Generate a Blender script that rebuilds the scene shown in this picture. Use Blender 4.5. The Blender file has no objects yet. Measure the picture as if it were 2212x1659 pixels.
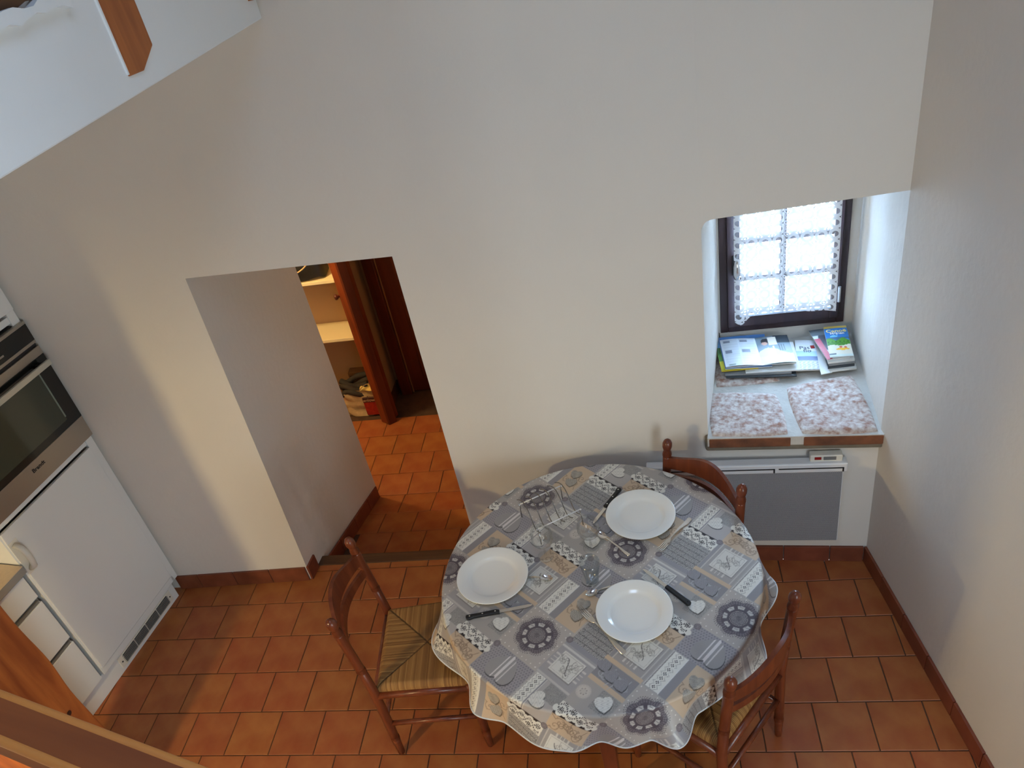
import bpy, bmesh, math, random
import numpy as np
from mathutils import Vector, Matrix
random.seed(7); np.random.seed(7)
S = bpy.context.scene
COL = S.collection
PI = math.pi

# ------------------------------------------------------------------ camera
H = 3.0377
Rrow = [[0.98129067, 0.08885966, -0.17079983], [-0.08708559, -0.58633477, -0.80537422], [-0.17171116, 0.80518041, -0.56762645]]
cd = bpy.data.cameras.new('camera'); cam = bpy.data.objects.new('camera', cd); COL.objects.link(cam)
r_, d_, f_ = [Vector(v) for v in Rrow]
M = Matrix.Identity(4)
for i in range(3):
    M[i][0] = r_[i]; M[i][1] = -d_[i]; M[i][2] = -f_[i]
M[0][3], M[1][3], M[2][3] = 0, 0, H
cam.matrix_world = M
cd.sensor_fit = 'HORIZONTAL'; cd.sensor_width = 36; cd.lens = 1700.27 / 2212 * 36
cd.clip_start = .02
S.camera = cam

# ------------------------------------------------------------------ world, sun, daylight
W = bpy.data.worlds.new('sky'); S.world = W; W.use_nodes = True
bg = W.node_tree.nodes['Background']; bg.inputs[0].default_value = (.47, .70, 1.0, 1); bg.inputs[1].default_value = 94.0
def light(name, kind, loc, energy, color, rot=None, **k):
    l = bpy.data.lights.new(name, kind); l.energy = energy; l.color = color
    for a, b in k.items(): setattr(l, a, b)
    o = bpy.data.objects.new(name, l); COL.objects.link(o); o.location = loc
    if rot: o.rotation_euler = rot
    return o
def aim(o, tgt):
    o.rotation_euler = (Vector(tgt) - Vector(o.location)).to_track_quat('-Z', 'Y').to_euler()
sun = light('sun', 'SUN', (4, 6, 8), 4.0, (1, .95, .88), angle=.01)
aim(sun, (4 - .9, 6 - .12, 8 - 1.3))
# unseen area light for overhead daylight; the ceiling has no window opening
sky_l = light('overhead_daylight', 'AREA', (-.25, .60, 4.02), 12.5, (.48, .69, 1.0), shape='RECTANGLE', size=.8, size_y=1.1, spread=math.radians(125))
sky_l.rotation_euler = (math.radians(8), math.radians(-6), 0)
# added area light behind the viewer to fill the room; no window there
rear_l = light('rear_fill', 'AREA', (1.30, -1.10, 1.50), 78, (.79, .92, 1.0), shape='RECTANGLE', size=1.1, size_y=1.7)
rear_l.rotation_euler = (math.radians(90), 0, math.radians(60))
# portal that guides sky light in through the small window
prt = light('window_portal', 'AREA', (.655, 3.50, 1.30), 1, (1, 1, 1), shape='RECTANGLE', size=.56, size_y=.95)
prt.rotation_euler = (math.radians(-90), 0, 0); prt.data.cycles.is_portal = True
S.view_settings.view_transform = 'Standard'; S.view_settings.look = 'None'
S.view_settings.exposure = 0.0; S.view_settings.gamma = 1; S.view_settings.use_curve_mapping = False

# ------------------------------------------------------------------ helpers
def lin(c):
    c = c / 255.
    return c / 12.92 if c <= .04045 else ((c + .055) / 1.055) ** 2.4
def rgb(r, g, b): return (lin(r), lin(g), lin(b), 1)
def nlin(a):
    a = a / 255.
    return np.where(a <= .04045, a / 12.92, ((a + .055) / 1.055) ** 2.4)

MATS = {}
def mat(name, col, rough=.6, metal=0, bump=0, bscale=60, var=0, vscale=4, col2=None, rnd=0, spec=.5, coat=0, obj=True):
    m = bpy.data.materials.new(name); m.use_nodes = True; nt = m.node_tree; N = nt.nodes; K = nt.links
    p = N['Principled BSDF']; p.inputs['Base Color'].default_value = col; p.inputs['Roughness'].default_value = rough
    p.inputs['Metallic'].default_value = metal; p.inputs['Specular IOR Level'].default_value = spec
    if coat: p.inputs['Coat Weight'].default_value = coat; p.inputs['Coat Roughness'].default_value = .15
    tc = N.new('ShaderNodeTexCoord')
    src = None
    if var or col2:
        nz = N.new('ShaderNodeTexNoise'); nz.inputs['Scale'].default_value = vscale; nz.inputs['Detail'].default_value = 5
        K.new(tc.outputs['Object'], nz.inputs['Vector'])
        mx = N.new('ShaderNodeMix'); mx.data_type = 'RGBA'
        rp = N.new('ShaderNodeMapRange'); rp.inputs[1].default_value = .3; rp.inputs[2].default_value = .7
        K.new(nz.outputs['Fac'], rp.inputs[0]); K.new(rp.outputs[0], mx.inputs[0])
        c2 = col2 or tuple(x * (1 - var) for x in col[:3]) + (1,)
        mx.inputs[6].default_value = col; mx.inputs[7].default_value = c2
        src = mx.outputs[2]
    if rnd:
        oi = N.new('ShaderNodeObjectInfo'); hs = N.new('ShaderNodeHueSaturation')
        mr = N.new('ShaderNodeMapRange'); mr.inputs[3].default_value = 1 - rnd; mr.inputs[4].default_value = 1 + rnd
        K.new(oi.outputs['Random'], mr.inputs[0]); K.new(mr.outputs[0], hs.inputs['Value'])
        mr2 = N.new('ShaderNodeMapRange'); mr2.inputs[3].default_value = .496; mr2.inputs[4].default_value = .506
        ml = N.new('ShaderNodeMath'); ml.operation = 'FRACT'; mm = N.new('ShaderNodeMath'); mm.operation = 'MULTIPLY'; mm.inputs[1].default_value = 7.31
        K.new(oi.outputs['Random'], mm.inputs[0]); K.new(mm.outputs[0], ml.inputs[0]); K.new(ml.outputs[0], mr2.inputs[0]); K.new(mr2.outputs[0], hs.inputs['Hue'])
        if src: K.new(src, hs.inputs['Color'])
        else: hs.inputs['Color'].default_value = col
        src = hs.outputs['Color']
    if src: K.new(src, p.inputs['Base Color'])
    if bump:
        nb = N.new('ShaderNodeTexNoise'); nb.inputs['Scale'].default_value = bscale; nb.inputs['Detail'].default_value = 4
        K.new(tc.outputs['Object'], nb.inputs['Vector'])
        bp = N.new('ShaderNodeBump'); bp.inputs['Strength'].default_value = bump; bp.inputs['Distance'].default_value = .004
        K.new(nb.outputs['Fac'], bp.inputs['Height']); K.new(bp.outputs['Normal'], p.inputs['Normal'])
    MATS[name] = m
    return m
def wood(name, c1, c2, axis, rough=.35, scale=14, spec=.45):
    m = bpy.data.materials.new(name); m.use_nodes = True; nt = m.node_tree; N = nt.nodes; K = nt.links
    p = N['Principled BSDF']; p.inputs['Roughness'].default_value = rough; p.inputs['Specular IOR Level'].default_value = spec
    tc = N.new('ShaderNodeTexCoord'); mp = N.new('ShaderNodeMapping')
    sc = [scale, scale, scale]; sc[axis] = scale * .09
    mp.inputs['Scale'].default_value = sc; K.new(tc.outputs['Object'], mp.inputs['Vector'])
    nz = N.new('ShaderNodeTexNoise'); nz.inputs['Scale'].default_value = 2.2; nz.inputs['Detail'].default_value = 7; nz.inputs['Distortion'].default_value = .7
    K.new(mp.outputs[0], nz.inputs['Vector'])
    rp = N.new('ShaderNodeValToRGB'); rp.color_ramp.elements[0].position = .3; rp.color_ramp.elements[1].position = .72
    rp.color_ramp.elements[0].color = c2; rp.color_ramp.elements[1].color = c1
    K.new(nz.outputs['Fac'], rp.inputs[0]); K.new(rp.outputs[0], p.inputs['Base Color'])
    bp = N.new('ShaderNodeBump'); bp.inputs['Strength'].default_value = .12; bp.inputs['Distance'].default_value = .002
    K.new(nz.outputs['Fac'], bp.inputs['Height']); K.new(bp.outputs['Normal'], p.inputs['Normal'])
    return m
def attrmat(name, rough=.5, spec=.4, coat=0, bump=0):
    m = bpy.data.materials.new(name); m.use_nodes = True; nt = m.node_tree; N = nt.nodes; K = nt.links
    p = N['Principled BSDF']; p.inputs['Roughness'].default_value = rough; p.inputs['Specular IOR Level'].default_value = spec
    a = N.new('ShaderNodeVertexColor'); a.layer_name = 'print'; K.new(a.outputs[0], p.inputs['Base Color'])
    if coat: p.inputs['Coat Weight'].default_value = coat; p.inputs['Coat Roughness'].default_value = .2
    return m
def glass(name, tint=(1, 1, 1, 1), rough=0, f0=.04, dens=.06):
    """thin clear glass: mostly transmits, reflects by facing angle"""
    m = bpy.data.materials.new(name); m.use_nodes = True; nt = m.node_tree; N = nt.nodes; K = nt.links
    N.remove(N['Principled BSDF']); out = N['Material Output']
    t = N.new('ShaderNodeBsdfTransparent'); t.inputs[0].default_value = tint
    g = N.new('ShaderNodeBsdfGlossy'); g.inputs['Roughness'].default_value = rough
    lw = N.new('ShaderNodeLayerWeight'); lw.inputs[0].default_value = .22
    mr = N.new('ShaderNodeMapRange'); mr.inputs[3].default_value = f0; mr.inputs[4].default_value = .42
    K.new(lw.outputs['Fresnel'], mr.inputs[0])
    mx = N.new('ShaderNodeMixShader'); K.new(mr.outputs[0], mx.inputs[0]); K.new(t.outputs[0], mx.inputs[1]); K.new(g.outputs[0], mx.inputs[2])
    K.new(mx.outputs[0], out.inputs[0])
    return m

def link(o, parent=None):
    COL.objects.link(o)
    if parent is not None: o.parent = parent
    return o
def tag(o, label=None, cat=None, group=None, kind=None):
    if label: o['label'] = label
    if cat: o['category'] = cat
    if group: o['group'] = group
    if kind: o['kind'] = kind
    return o
def thing(name, label=None, cat=None, loc=(0, 0, 0), rz=0, group=None, kind=None):
    o = bpy.data.objects.new(name, None); o.empty_display_size = .05; link(o); o.location = loc; o.rotation_euler = (0, 0, rz)
    return tag(o, label, cat, group, kind)

class MB:
    def __init__(s): s.v = []; s.f = []
    def add(s, vs, fs):
        n = len(s.v); s.v += [tuple(v) for v in vs]; s.f += [tuple(i + n for i in f) for f in fs]; return s
    def box(s, x0, x1, y0, y1, z0, z1):
        return s.add([(x0, y0, z0), (x1, y0, z0), (x1, y1, z0), (x0, y1, z0), (x0, y0, z1), (x1, y0, z1), (x1, y1, z1), (x0, y1, z1)],
                     [(3, 2, 1, 0), (4, 5, 6, 7), (0, 1, 5, 4), (1, 2, 6, 5), (2, 3, 7, 6), (3, 0, 4, 7)])
    def prism(s, pts, z0, z1):
        """polygon in xy (ccw) extruded between two heights"""
        n = len(pts)
        return s.add([(x, y, z0) for x, y in pts] + [(x, y, z1) for x, y in pts],
                     [tuple(range(n - 1, -1, -1)), tuple(range(n, 2 * n))] + [(i, (i + 1) % n, n + (i + 1) % n, n + i) for i in range(n)])
    def extr(s, pts, vec):
        """3d polygon extruded along vec"""
        n = len(pts); v = Vector(vec)
        return s.add([tuple(p) for p in pts] + [tuple(Vector(p) + v) for p in pts],
                     [tuple(range(n - 1, -1, -1)), tuple(range(n, 2 * n))] + [(i, (i + 1) % n, n + (i + 1) % n, n + i) for i in range(n)])
    def lathe(s, prof, seg=32, off=None, c=(0, 0), close=True):
        """prof: list of (r,z); off(z)->(dx,dy)"""
        vs = []; fs = []; n = len(prof)
        for r, z in prof:
            dx, dy = off(z) if off else (0, 0)
            for k in range(seg):
                a = 2 * PI * k / seg; vs.append((c[0] + dx + r * math.cos(a), c[1] + dy + r * math.sin(a), z))
        for i in range(n - 1):
            for k in range(seg):
                k2 = (k + 1) % seg
                fs.append((i * seg + k, i * seg + k2, (i + 1) * seg + k2, (i + 1) * seg + k))
        if close:
            fs.append(tuple(range(seg - 1, -1, -1))); fs.append(tuple((n - 1) * seg + k for k in range(seg)))
        return s.add(vs, fs)
    def tube(s, pts, r, seg=8, cap=True):
        pts = [Vector(p) for p in pts]; n = len(pts); vs = []; fs = []
        rs = r if isinstance(r, (list, tuple)) else [r] * n
        up = Vector((0, 0, 1))
        t0 = (pts[1] - pts[0]).normalized()
        if abs(t0.dot(up)) > .95: up = Vector((1, 0, 0))
        nrm = None
        for i in range(n):
            t = (pts[min(i + 1, n - 1)] - pts[max(i - 1, 0)]).normalized()
            if nrm is None: nrm = (up - t * up.dot(t)).normalized()
            else: nrm = (nrm - t * nrm.dot(t)).normalized()
            b = t.cross(nrm)
            for k in range(seg):
                a = 2 * PI * k / seg; vs.append(tuple(pts[i] + (nrm * math.cos(a) + b * math.sin(a)) * rs[i]))
        for i in range(n - 1):
            for k in range(seg):
                k2 = (k + 1) % seg; fs.append((i * seg + k, i * seg + k2, (i + 1) * seg + k2, (i + 1) * seg + k))
        if cap: fs += [tuple(range(seg - 1, -1, -1)), tuple((n - 1) * seg + k for k in range(seg))]
        return s.add(vs, fs)
    def ball(s, c, r, seg=14, rings=8, sq=(1, 1, 1)):
        vs = []; fs = []
        for i in range(rings + 1):
            th = PI * i / rings
            for k in range(seg):
                a = 2 * PI * k / seg
                vs.append((c[0] + sq[0] * r * math.sin(th) * math.cos(a), c[1] + sq[1] * r * math.sin(th) * math.sin(a), c[2] - sq[2] * r * math.cos(th)))
        for i in range(rings):
            for k in range(seg):
                k2 = (k + 1) % seg; fs.append((i * seg + k, i * seg + k2, (i + 1) * seg + k2, (i + 1) * seg + k))
        return s.add(vs, fs)
    def mesh(s, name, m, smooth=False):
        me = bpy.data.meshes.new(name); me.from_pydata(s.v, [], s.f); me.validate(); me.update()
        if m: me.materials.append(m)
        bm = bmesh.new(); bm.from_mesh(me); bmesh.ops.recalc_face_normals(bm, faces=bm.faces); bm.to_mesh(me); bm.free()
        if smooth: me.shade_smooth()
        return me
    def build(s, name, m, parent=None, smooth=False, bevel=0, seg=2, angle=None):
        o = bpy.data.objects.new(name, s.mesh(name, m, smooth)); link(o, parent)
        if bevel:
            b = o.modifiers.new('bevel', 'BEVEL'); b.width = bevel; b.segments = seg; b.limit_method = 'ANGLE'; b.angle_limit = math.radians(40)
        if smooth and angle:
            o.data.set_sharp_from_angle(angle=math.radians(angle))
        return o

def fastmesh(name, V, Q, m, rgbcol=None, smooth=True):
    """quads from numpy arrays, optional colour print per vertex"""
    me = bpy.data.meshes.new(name); nv = len(V); nq = len(Q)
    me.vertices.add(nv); me.vertices.foreach_set('co', np.ascontiguousarray(V, dtype=np.float32).ravel())
    me.loops.add(nq * 4); me.loops.foreach_set('vertex_index', np.ascontiguousarray(Q, dtype=np.int32).ravel())
    me.polygons.add(nq); me.polygons.foreach_set('loop_start', np.arange(0, nq * 4, 4, dtype=np.int32))
    me.update(calc_edges=True); me.validate()
    if m: me.materials.append(m)
    if rgbcol is not None:
        a = me.color_attributes.new('print', 'FLOAT_COLOR', 'POINT')
        c = np.ones((nv, 4), np.float32); c[:, :3] = rgbcol; a.data.foreach_set('color', c.ravel())
    if smooth: me.shade_smooth()
    return me
def gridquads(nx, ny):
    i = np.arange(ny - 1)[:, None] * nx + np.arange(nx - 1)[None, :]
    return np.stack([i, i + 1, i + nx + 1, i + nx], -1).reshape(-1, 4)

def text_mesh(name, body, size, m, parent=None, extrude=.0004, shear=0, bold=0):
    cu = bpy.data.curves.new(name, 'FONT'); cu.body = body; cu.size = size; cu.extrude = extrude; cu.align_x = 'CENTER'; cu.align_y = 'CENTER'; cu.shear = shear; cu.offset = bold
    o = bpy.data.objects.new(name, cu); COL.objects.link(o)
    bpy.context.view_layer.update()
    me = bpy.data.meshes.new_from_object(o.evaluated_get(bpy.context.evaluated_depsgraph_get()))
    bpy.data.objects.remove(o); bpy.data.curves.remove(cu)
    me.materials.clear(); me.materials.append(m); me.name = name
    return link(bpy.data.objects.new(name, me), parent)

# ------------------------------------------------------------------ materials
PLASTER = mat('cream_plaster', rgb(222, 217, 209), .85, bump=.35, bscale=28, var=.05, vscale=1.3)
WHITEP = mat('white_plaster', rgb(240, 242, 242), .85, bump=.25, bscale=24, var=.03, vscale=2)
TILE = mat('terracotta_tile', rgb(172, 106, 58), .42, var=.0, col2=rgb(152, 78, 42), vscale=8, rnd=.05, bump=.12, bscale=40, spec=.4)
GROUT = mat('grout', rgb(88, 62, 44), .9, bump=.4, bscale=120, var=.3, vscale=20)
SKIRT = mat('terracotta_skirting', rgb(134, 74, 52), .4, col2=rgb(112, 58, 40), vscale=12, rnd=.1, spec=.4)
CHAIRW = wood('varnished_chair_wood', rgb(128, 66, 38), rgb(92, 42, 25), 2, .28)
BEAMW = wood('orange_beam_wood', rgb(186, 110, 52), rgb(140, 74, 34), 2, .5, 10)
RAILW = wood('rail_wood', rgb(140, 74, 31), rgb(112, 54, 22), 0, .6, 9, .2)
DARKW = wood('dark_frame_wood', rgb(62, 44, 46), rgb(44, 32, 36), 2, .45, 12)
DOORW = wood('red_door_wood', rgb(142, 66, 30), rgb(104, 42, 20), 2, .35, 9)
WLAC = mat('white_laminate', rgb(226, 227, 224), .35, spec=.4)
WPLAST = mat('ivory_plastic', rgb(224, 219, 205), .4)
STEEL = mat('brushed_steel', rgb(176, 168, 156), .38, metal=.85, bump=.05, bscale=200)
CHROME = mat('polished_steel', rgb(226, 226, 226), .18, metal=1)
BARM = mat('bright_bar', rgb(232, 232, 230), .4, metal=.35)
CUTL = mat('cutlery_steel', rgb(214, 212, 208), .26, metal=1)
WIREM = mat('wire_steel', rgb(150, 145, 138), .25, metal=1)
BLACKG = mat('black_oven_glass', rgb(22, 24, 22), .12, spec=.6)
OVENWIN = mat('oven_window', rgb(58, 62, 50), .08, spec=.6)
BLACKP = mat('black_plastic', rgb(24, 24, 26), .45)
GREYG = mat('grey_recess', rgb(120, 118, 114), .6)
WORKTOP = mat('beige_worktop', rgb(214, 190, 158), .45, var=.08, vscale=60)
PORC = mat('white_porcelain', rgb(236, 236, 231), .14, spec=.6, coat=.3)
HEATW = mat('heater_white', rgb(226, 226, 226), .4)
STONE = mat('whitewashed_stone', rgb(158, 116, 98), .85, col2=rgb(222, 216, 210), vscale=48, bump=1.0, bscale=55)
STONEF = mat('bare_brown_stone', rgb(142, 88, 58), .9, col2=rgb(104, 66, 46), vscale=14, bump=.9, bscale=50)
MORTAR = mat('pale_mortar', rgb(206, 202, 194), .95, bump=.8, bscale=45, var=.15, vscale=14)
MORTARG = mat('grey_mortar', rgb(132, 122, 106), .95, bump=.8, bscale=45, var=.25, vscale=14)
PAPERW = mat('paper', rgb(224, 224, 220), .6)
PAPERG = mat('grey_paper', rgb(140, 142, 144), .6)
PAPERD = mat('dark_paper', rgb(60, 66, 72), .5)
PAPERY = mat('yellow_paper', rgb(222, 196, 40), .5)
REDP = mat('red_display', rgb(150, 24, 22), .3)
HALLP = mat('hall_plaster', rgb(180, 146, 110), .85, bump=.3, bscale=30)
SHELFM = mat('cream_shelf', rgb(232, 214, 170), .5)

# ------------------------------------------------------------------ setting: floors
TX, TY, JO = .2076, .205, .0042
def clip_poly(poly, a, b, c):
    """keep a*x+b*y<=c"""
    out = []
    for i in range(len(poly)):
        p, q = poly[i], poly[(i + 1) % len(poly)]
        fp, fq = a * p[0] + b * p[1] - c, a * q[0] + b * q[1] - c
        if fp <= 0: out.append(p)
        if fp * fq < 0:
            t = fp / (fp - fq); out.append((p[0] + t * (q[0] - p[0]), p[1] + t * (q[1] - p[1])))
    return out
RW = (.917, 2.632)            # right wall starts at the back corner
RWS = .147                    # and opens by this much per metre towards the camera
def yw(x):                    # face of the back wall
    return float(np.interp(x, [-3.75, -2.6, -1.86, -.9, .2, .93], [2.655, 2.66, 2.678, 2.685, 2.69, 2.632]))

floor = MB().box(-3.8, 1.75, -2.5, 2.76, -.16, -.0035).build('floor', GROUT); tag(floor, kind='structure')
hx, hy = (TX - JO) / 2, (TY - JO) / 2
def tilemesh(poly, top=0., th=.012, m=TILE, name='tile'):
    mb = MB(); n = len(poly)
    cx = sum(p[0] for p in poly) / n; cy = sum(p[1] for p in poly) / n
    ins = [(cx + (x - cx) * .985, cy + (y - cy) * .985) for x, y in poly]
    mb.add([(x, y, top - th) for x, y in poly] + [(x, y, top - .0018) for x, y in poly] + [(x, y, top) for x, y in ins],
           [tuple(range(2 * n, 3 * n))] + [(i, (i + 1) % n, n + (i + 1) % n, n + i) for i in range(n)] + [(n + i, n + (i + 1) % n, 2 * n + (i + 1) % n, 2 * n + i) for i in range(n)])
    return mb.mesh(name, m)
FULL = tilemesh([(-hx, -hy), (hx, -hy), (hx, hy), (-hx, hy)])
off = {0: .736, 1: .633, 2: .736, 3: .628, 4: .526}
for k in range(-1, 11):
    ytop = 2.7274 - TY * k
    yc = ytop - TY / 2
    o0 = off.get(k, .63 if k % 2 else .526) if k >= 0 else .64
    i0 = math.floor((-2.78 - o0) / TX)
    for i in range(i0, i0 + 24):
        x0 = o0 + i * TX; xc = x0 + TX / 2
        if k == -1:
            if xc < -1.84 or xc > -.92: continue
            poly = [(xc - hx, 2.7274 + JO / 2), (xc + hx, 2.7274 + JO / 2), (xc + hx, 2.766), (xc - hx, 2.766)]
            poly = clip_poly(clip_poly(poly, -1, 0, 1.845), 1, 0, -.925)
        else:
            poly = [(xc - hx, yc - hy), (xc + hx, yc - hy), (xc + hx, yc + hy), (xc - hx, yc + hy)]
            poly = clip_poly(poly, 1, RWS, RW[0] + RWS * RW[1])
            if k == 0 and not (-1.86 < xc < -.9): poly = clip_poly(poly, 0, 1, yw(xc) + .002)
        if len(poly) < 3: continue
        full = len(poly) == 4 and abs(poly[1][0] - poly[0][0] - 2 * hx) < 1e-6 and abs(poly[2][1] - poly[1][1] - 2 * hy) < 1e-6 and k >= 0
        if full: t = bpy.data.objects.new('tile', FULL); t.location = (xc, yc, random.uniform(-.0006, .0004))
        else:
            a = sum(p[0] for p in poly) / len(poly); b = sum(p[1] for p in poly) / len(poly)
            if max(p[0] for p in poly) - min(p[0] for p in poly) < .006: continue
            t = bpy.data.objects.new('tile', tilemesh([(p[0] - a, p[1] - b) for p in poly])); t.location = (a, b, 0)
        link(t, floor)
        t.rotation_euler = (random.uniform(-.002, .002), random.uniform(-.002, .002), 0)

# doorway step: worn wooden nosing, then a short ramp down into the lower hall
MB().box(-1.86, -.915, 2.766, 2.836, -.10, .003).build('trim_1', wood('worn_threshold_wood', rgb(104, 72, 44), rgb(72, 46, 28), 0, .6, 12), bevel=.006)
tag(bpy.data.objects['trim_1'], kind='structure')
HZ = -.266
rampA, rampB = (2.836, -.125), (3.573, HZ)
hall = MB()
hall.add([(-3.1, 2.80, -.125), (-.3, 2.80, -.125), (-.3, rampA[0], rampA[1] - .004), (-3.1, rampA[0], rampA[1] - .004), (-3.1, rampB[0], HZ - .004), (-.3, rampB[0], HZ - .004), (-3.1, 4.95, HZ - .004), (-.3, 4.95, HZ - .004),
          (-3.1, 2.8, -.5), (-.3, 2.8, -.5), (-.3, 4.95, -.5), (-3.1, 4.95, -.5)],
         [(0, 1, 2, 3), (3, 2, 5, 4), (4, 5, 7, 6), (8, 11, 10, 9)])
hallf = hall.build('floor', GROUT); tag(hallf, kind='structure')
sl = math.atan2(rampB[1] - rampA[1], rampB[0] - rampA[0])
hk = (H - HZ) / H
cj = {}
for row in range(8):            # rows 0-3 lie on the ramp counted back from its foot, then the flat hall
    on_ramp = row < 4
    o0 = [-1.361 * 1.055, -1.28 * 1.06, -1.361 * 1.07, -1.272 * hk, -1.262 * hk, -1.352 * hk, -1.441 * hk, -1.352 * hk][row]
    if on_ramp:
        dd = (3 - row + .5) * TY; yc = rampB[0] - dd * math.cos(sl); zc = rampB[1] - dd * math.sin(sl)
        if row == 0: yc += .03; zc += .03 * math.tan(sl)
    else: yc = rampB[0] + (row - 4 + .5) * TY; zc = HZ
    for i in range(-8, 6):
        xc = o0 + (i + .5) * TX
        lim = -1.80 if on_ramp else -2.95
        if xc < lim - .05 or xc > -.75: continue
        t = link(bpy.data.objects.new('tile', FULL), hallf); t.location = (xc, yc, zc + random.uniform(-.0006, .0004)); t.rotation_euler = (sl if on_ramp else 0, 0, 0)
        if row == 0: t.scale = (1, .72, 1)

# ------------------------------------------------------------------ setting: walls
TOP = 4.15
YB = 3.57
def wallback():
    mb = MB()
    # columns of the front face: x at the floor and x at the lintel (the old jambs lean)
    XS = [(-3.75, -3.75), (-2.6, -2.6), (-1.862, -1.795), (-.922, -.930), (-.3, -.3), (.225, .232), (.93, .93)]
    def P(c, z):
        t = min(max(z / 1.8, 0), 1); x = XS[c][0] * (1 - t) + XS[c][1] * t; return (x, yw(x), z)
    def quad(a, b, c, d): mb.add([a, b, c, d], [(0, 1, 2, 3)])
    DL = [1.808, 1.793]                  # door lintel left/right
    WZ = [1.785, 1.832]                  # window lintel left/right
    SZ = .775
    for c in range(6):
        za = zb = 0.
        if c == 2: za, zb = DL
        if c == 5:
            quad(P(5, 0), P(6, 0), P(6, SZ), P(5, SZ)); za, zb = WZ
        if c in (0, 1, 3, 4): quad(P(c, 0), P(c + 1, 0), P(c + 1, 1.8), P(c, 1.8)); za = zb = 1.8
        if c == 2: quad(P(2, DL[0]), P(3, DL[1]), P(3, TOP), P(2, TOP))
        elif c == 5: quad(P(5, WZ[0]), P(6, WZ[1]), P(6, TOP), P(5, TOP))
        else: quad(P(c, za), P(c + 1, zb), P(c + 1, TOP), P(c, TOP))
    # close the slivers beside the lintels
    mb.add([P(2, 1.8), P(2, DL[0]), P(2, TOP)], [(0, 1, 2)]); 
    # door reveals and soffit
    B = lambda x, z: (x, YB, z)
    n = 10
    for i in range(n):
        z0, z1 = i * DL[0] / n, (i + 1) * DL[0] / n
        a0, a1 = P(2, z0), P(2, z1)
        quad(a0, a1, B(-1.765, z1), B(-1.765, z0))
    quad(P(2, 0), B(-1.765, 0), B(-1.765, -.4), (P(2, 0)[0], P(2, 0)[1], -.4))
    quad(P(3, 0), P(3, 1.8), B(-.90, 1.8), B(-.90, 0)); quad(P(3, 0), B(-.9, 0), B(-.9, -.4), (P(3, 0)[0], P(3, 0)[1], -.4))
    quad(P(2, DL[0]), P(3, DL[1]), B(-.90, 1.75), B(-1.765, 1.75))
    # window recess: left reveal, soffit, shelf under the sill and the wall below the window
    YWN = 3.40
    L0 = P(5, SZ); L1 = P(5, WZ[0]); Q = lambda x, z: (x, YWN, z)
    quad(L0, L1, Q(.362, WZ[0]), Q(.362, SZ)); quad(L1, P(6, WZ[1]), Q(.985, WZ[1]), Q(.362, WZ[0]))
    quad(P(5, SZ), P(6, SZ), Q(.985, SZ), Q(.362, SZ))
    # rear faces and ends
    for x0, x1, z0, z1 in [(-3.75, -1.765, -.4, TOP), (-.90, 1.1, -.4, .84), (-.90, .372, .84, TOP), (-1.765, -.90, 1.75, TOP), (.932, 1.1, .84, TOP), (.372, .932, 1.80, TOP)]:
        quad(B(x0, z0), B(x0, z1), B(x1, z1), B(x1, z0))
    # masonry around the window opening (behind the recess)
    for x0, x1, z0, z1 in [(.362, .985, SZ, .858), (.3, .372, .858, 1.85), (.932, 1.05, .858, 1.85), (.3, 1.05, 1.80, 1.9)]:
        mb.box(x0, x1, YWN - .03, YB, z0, z1)
    o = mb.build('wall_back', PLASTER); tag(o, kind='structure')
    return o
wallback()
# rounded plaster corner at the top left of the window recess
fil = []
for k in range(7):
    a = PI / 2 * k / 6; fil.append((.234 + .04 - .04 * math.cos(a), 1.787 - .04 + .04 * math.sin(a)))
mb = MB(); pts = [(.228, 1.79)] + [(x, z) for x, z in fil]
mb.extr([(x, yw(x) + .0005, z) for x, z in pts], (.03, .30, 0)); tag(mb.build('trim_2', PLASTER), kind='structure')

rw_far = (RW[0] + RWS * (RW[1] + 2.6), -2.6)
mb = MB()
mb.prism([RW, (rw_far[0], rw_far[1]), (rw_far[0] + .3, rw_far[1]), (1.3, 2.9)][::-1], -.1, TOP)
mb.prism([(.917, 2.632), (.985, 3.42), (1.3, 3.42), (1.3, 2.6)][::-1], .70, TOP)
tag(mb.build('wall_right', PLASTER), kind='structure')
tag(MB().box(-3.9, -3.7, -2.6, 3.5, -.1, TOP).build('wall_left', WHITEP), kind='structure')
tag(MB().box(-3.9, 2.1, -2.6, -2.4, -.1, TOP).build('wall_rear', PLASTER), kind='structure')
tag(MB().box(-3.9, 2.2, -2.6, 3.6, TOP, TOP + .15).build('ceiling', wood('ceiling_boards', rgb(150, 104, 66), rgb(112, 72, 44), 1, .6, 6)), kind='structure')
# white upper wall over the kitchen, its lower edge along the view, with the kitchen ceiling behind it
mb = MB().box(-1.33, -1.13, -2.5, 2.68, 2.682, TOP)
tag(mb.build('wall_upper', WHITEP, bevel=.004), kind='structure')
tag(MB().box(-3.75, -1.33, -2.5, 2.68, 2.684, 2.80).build('ceiling', WHITEP), kind='structure')

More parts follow.
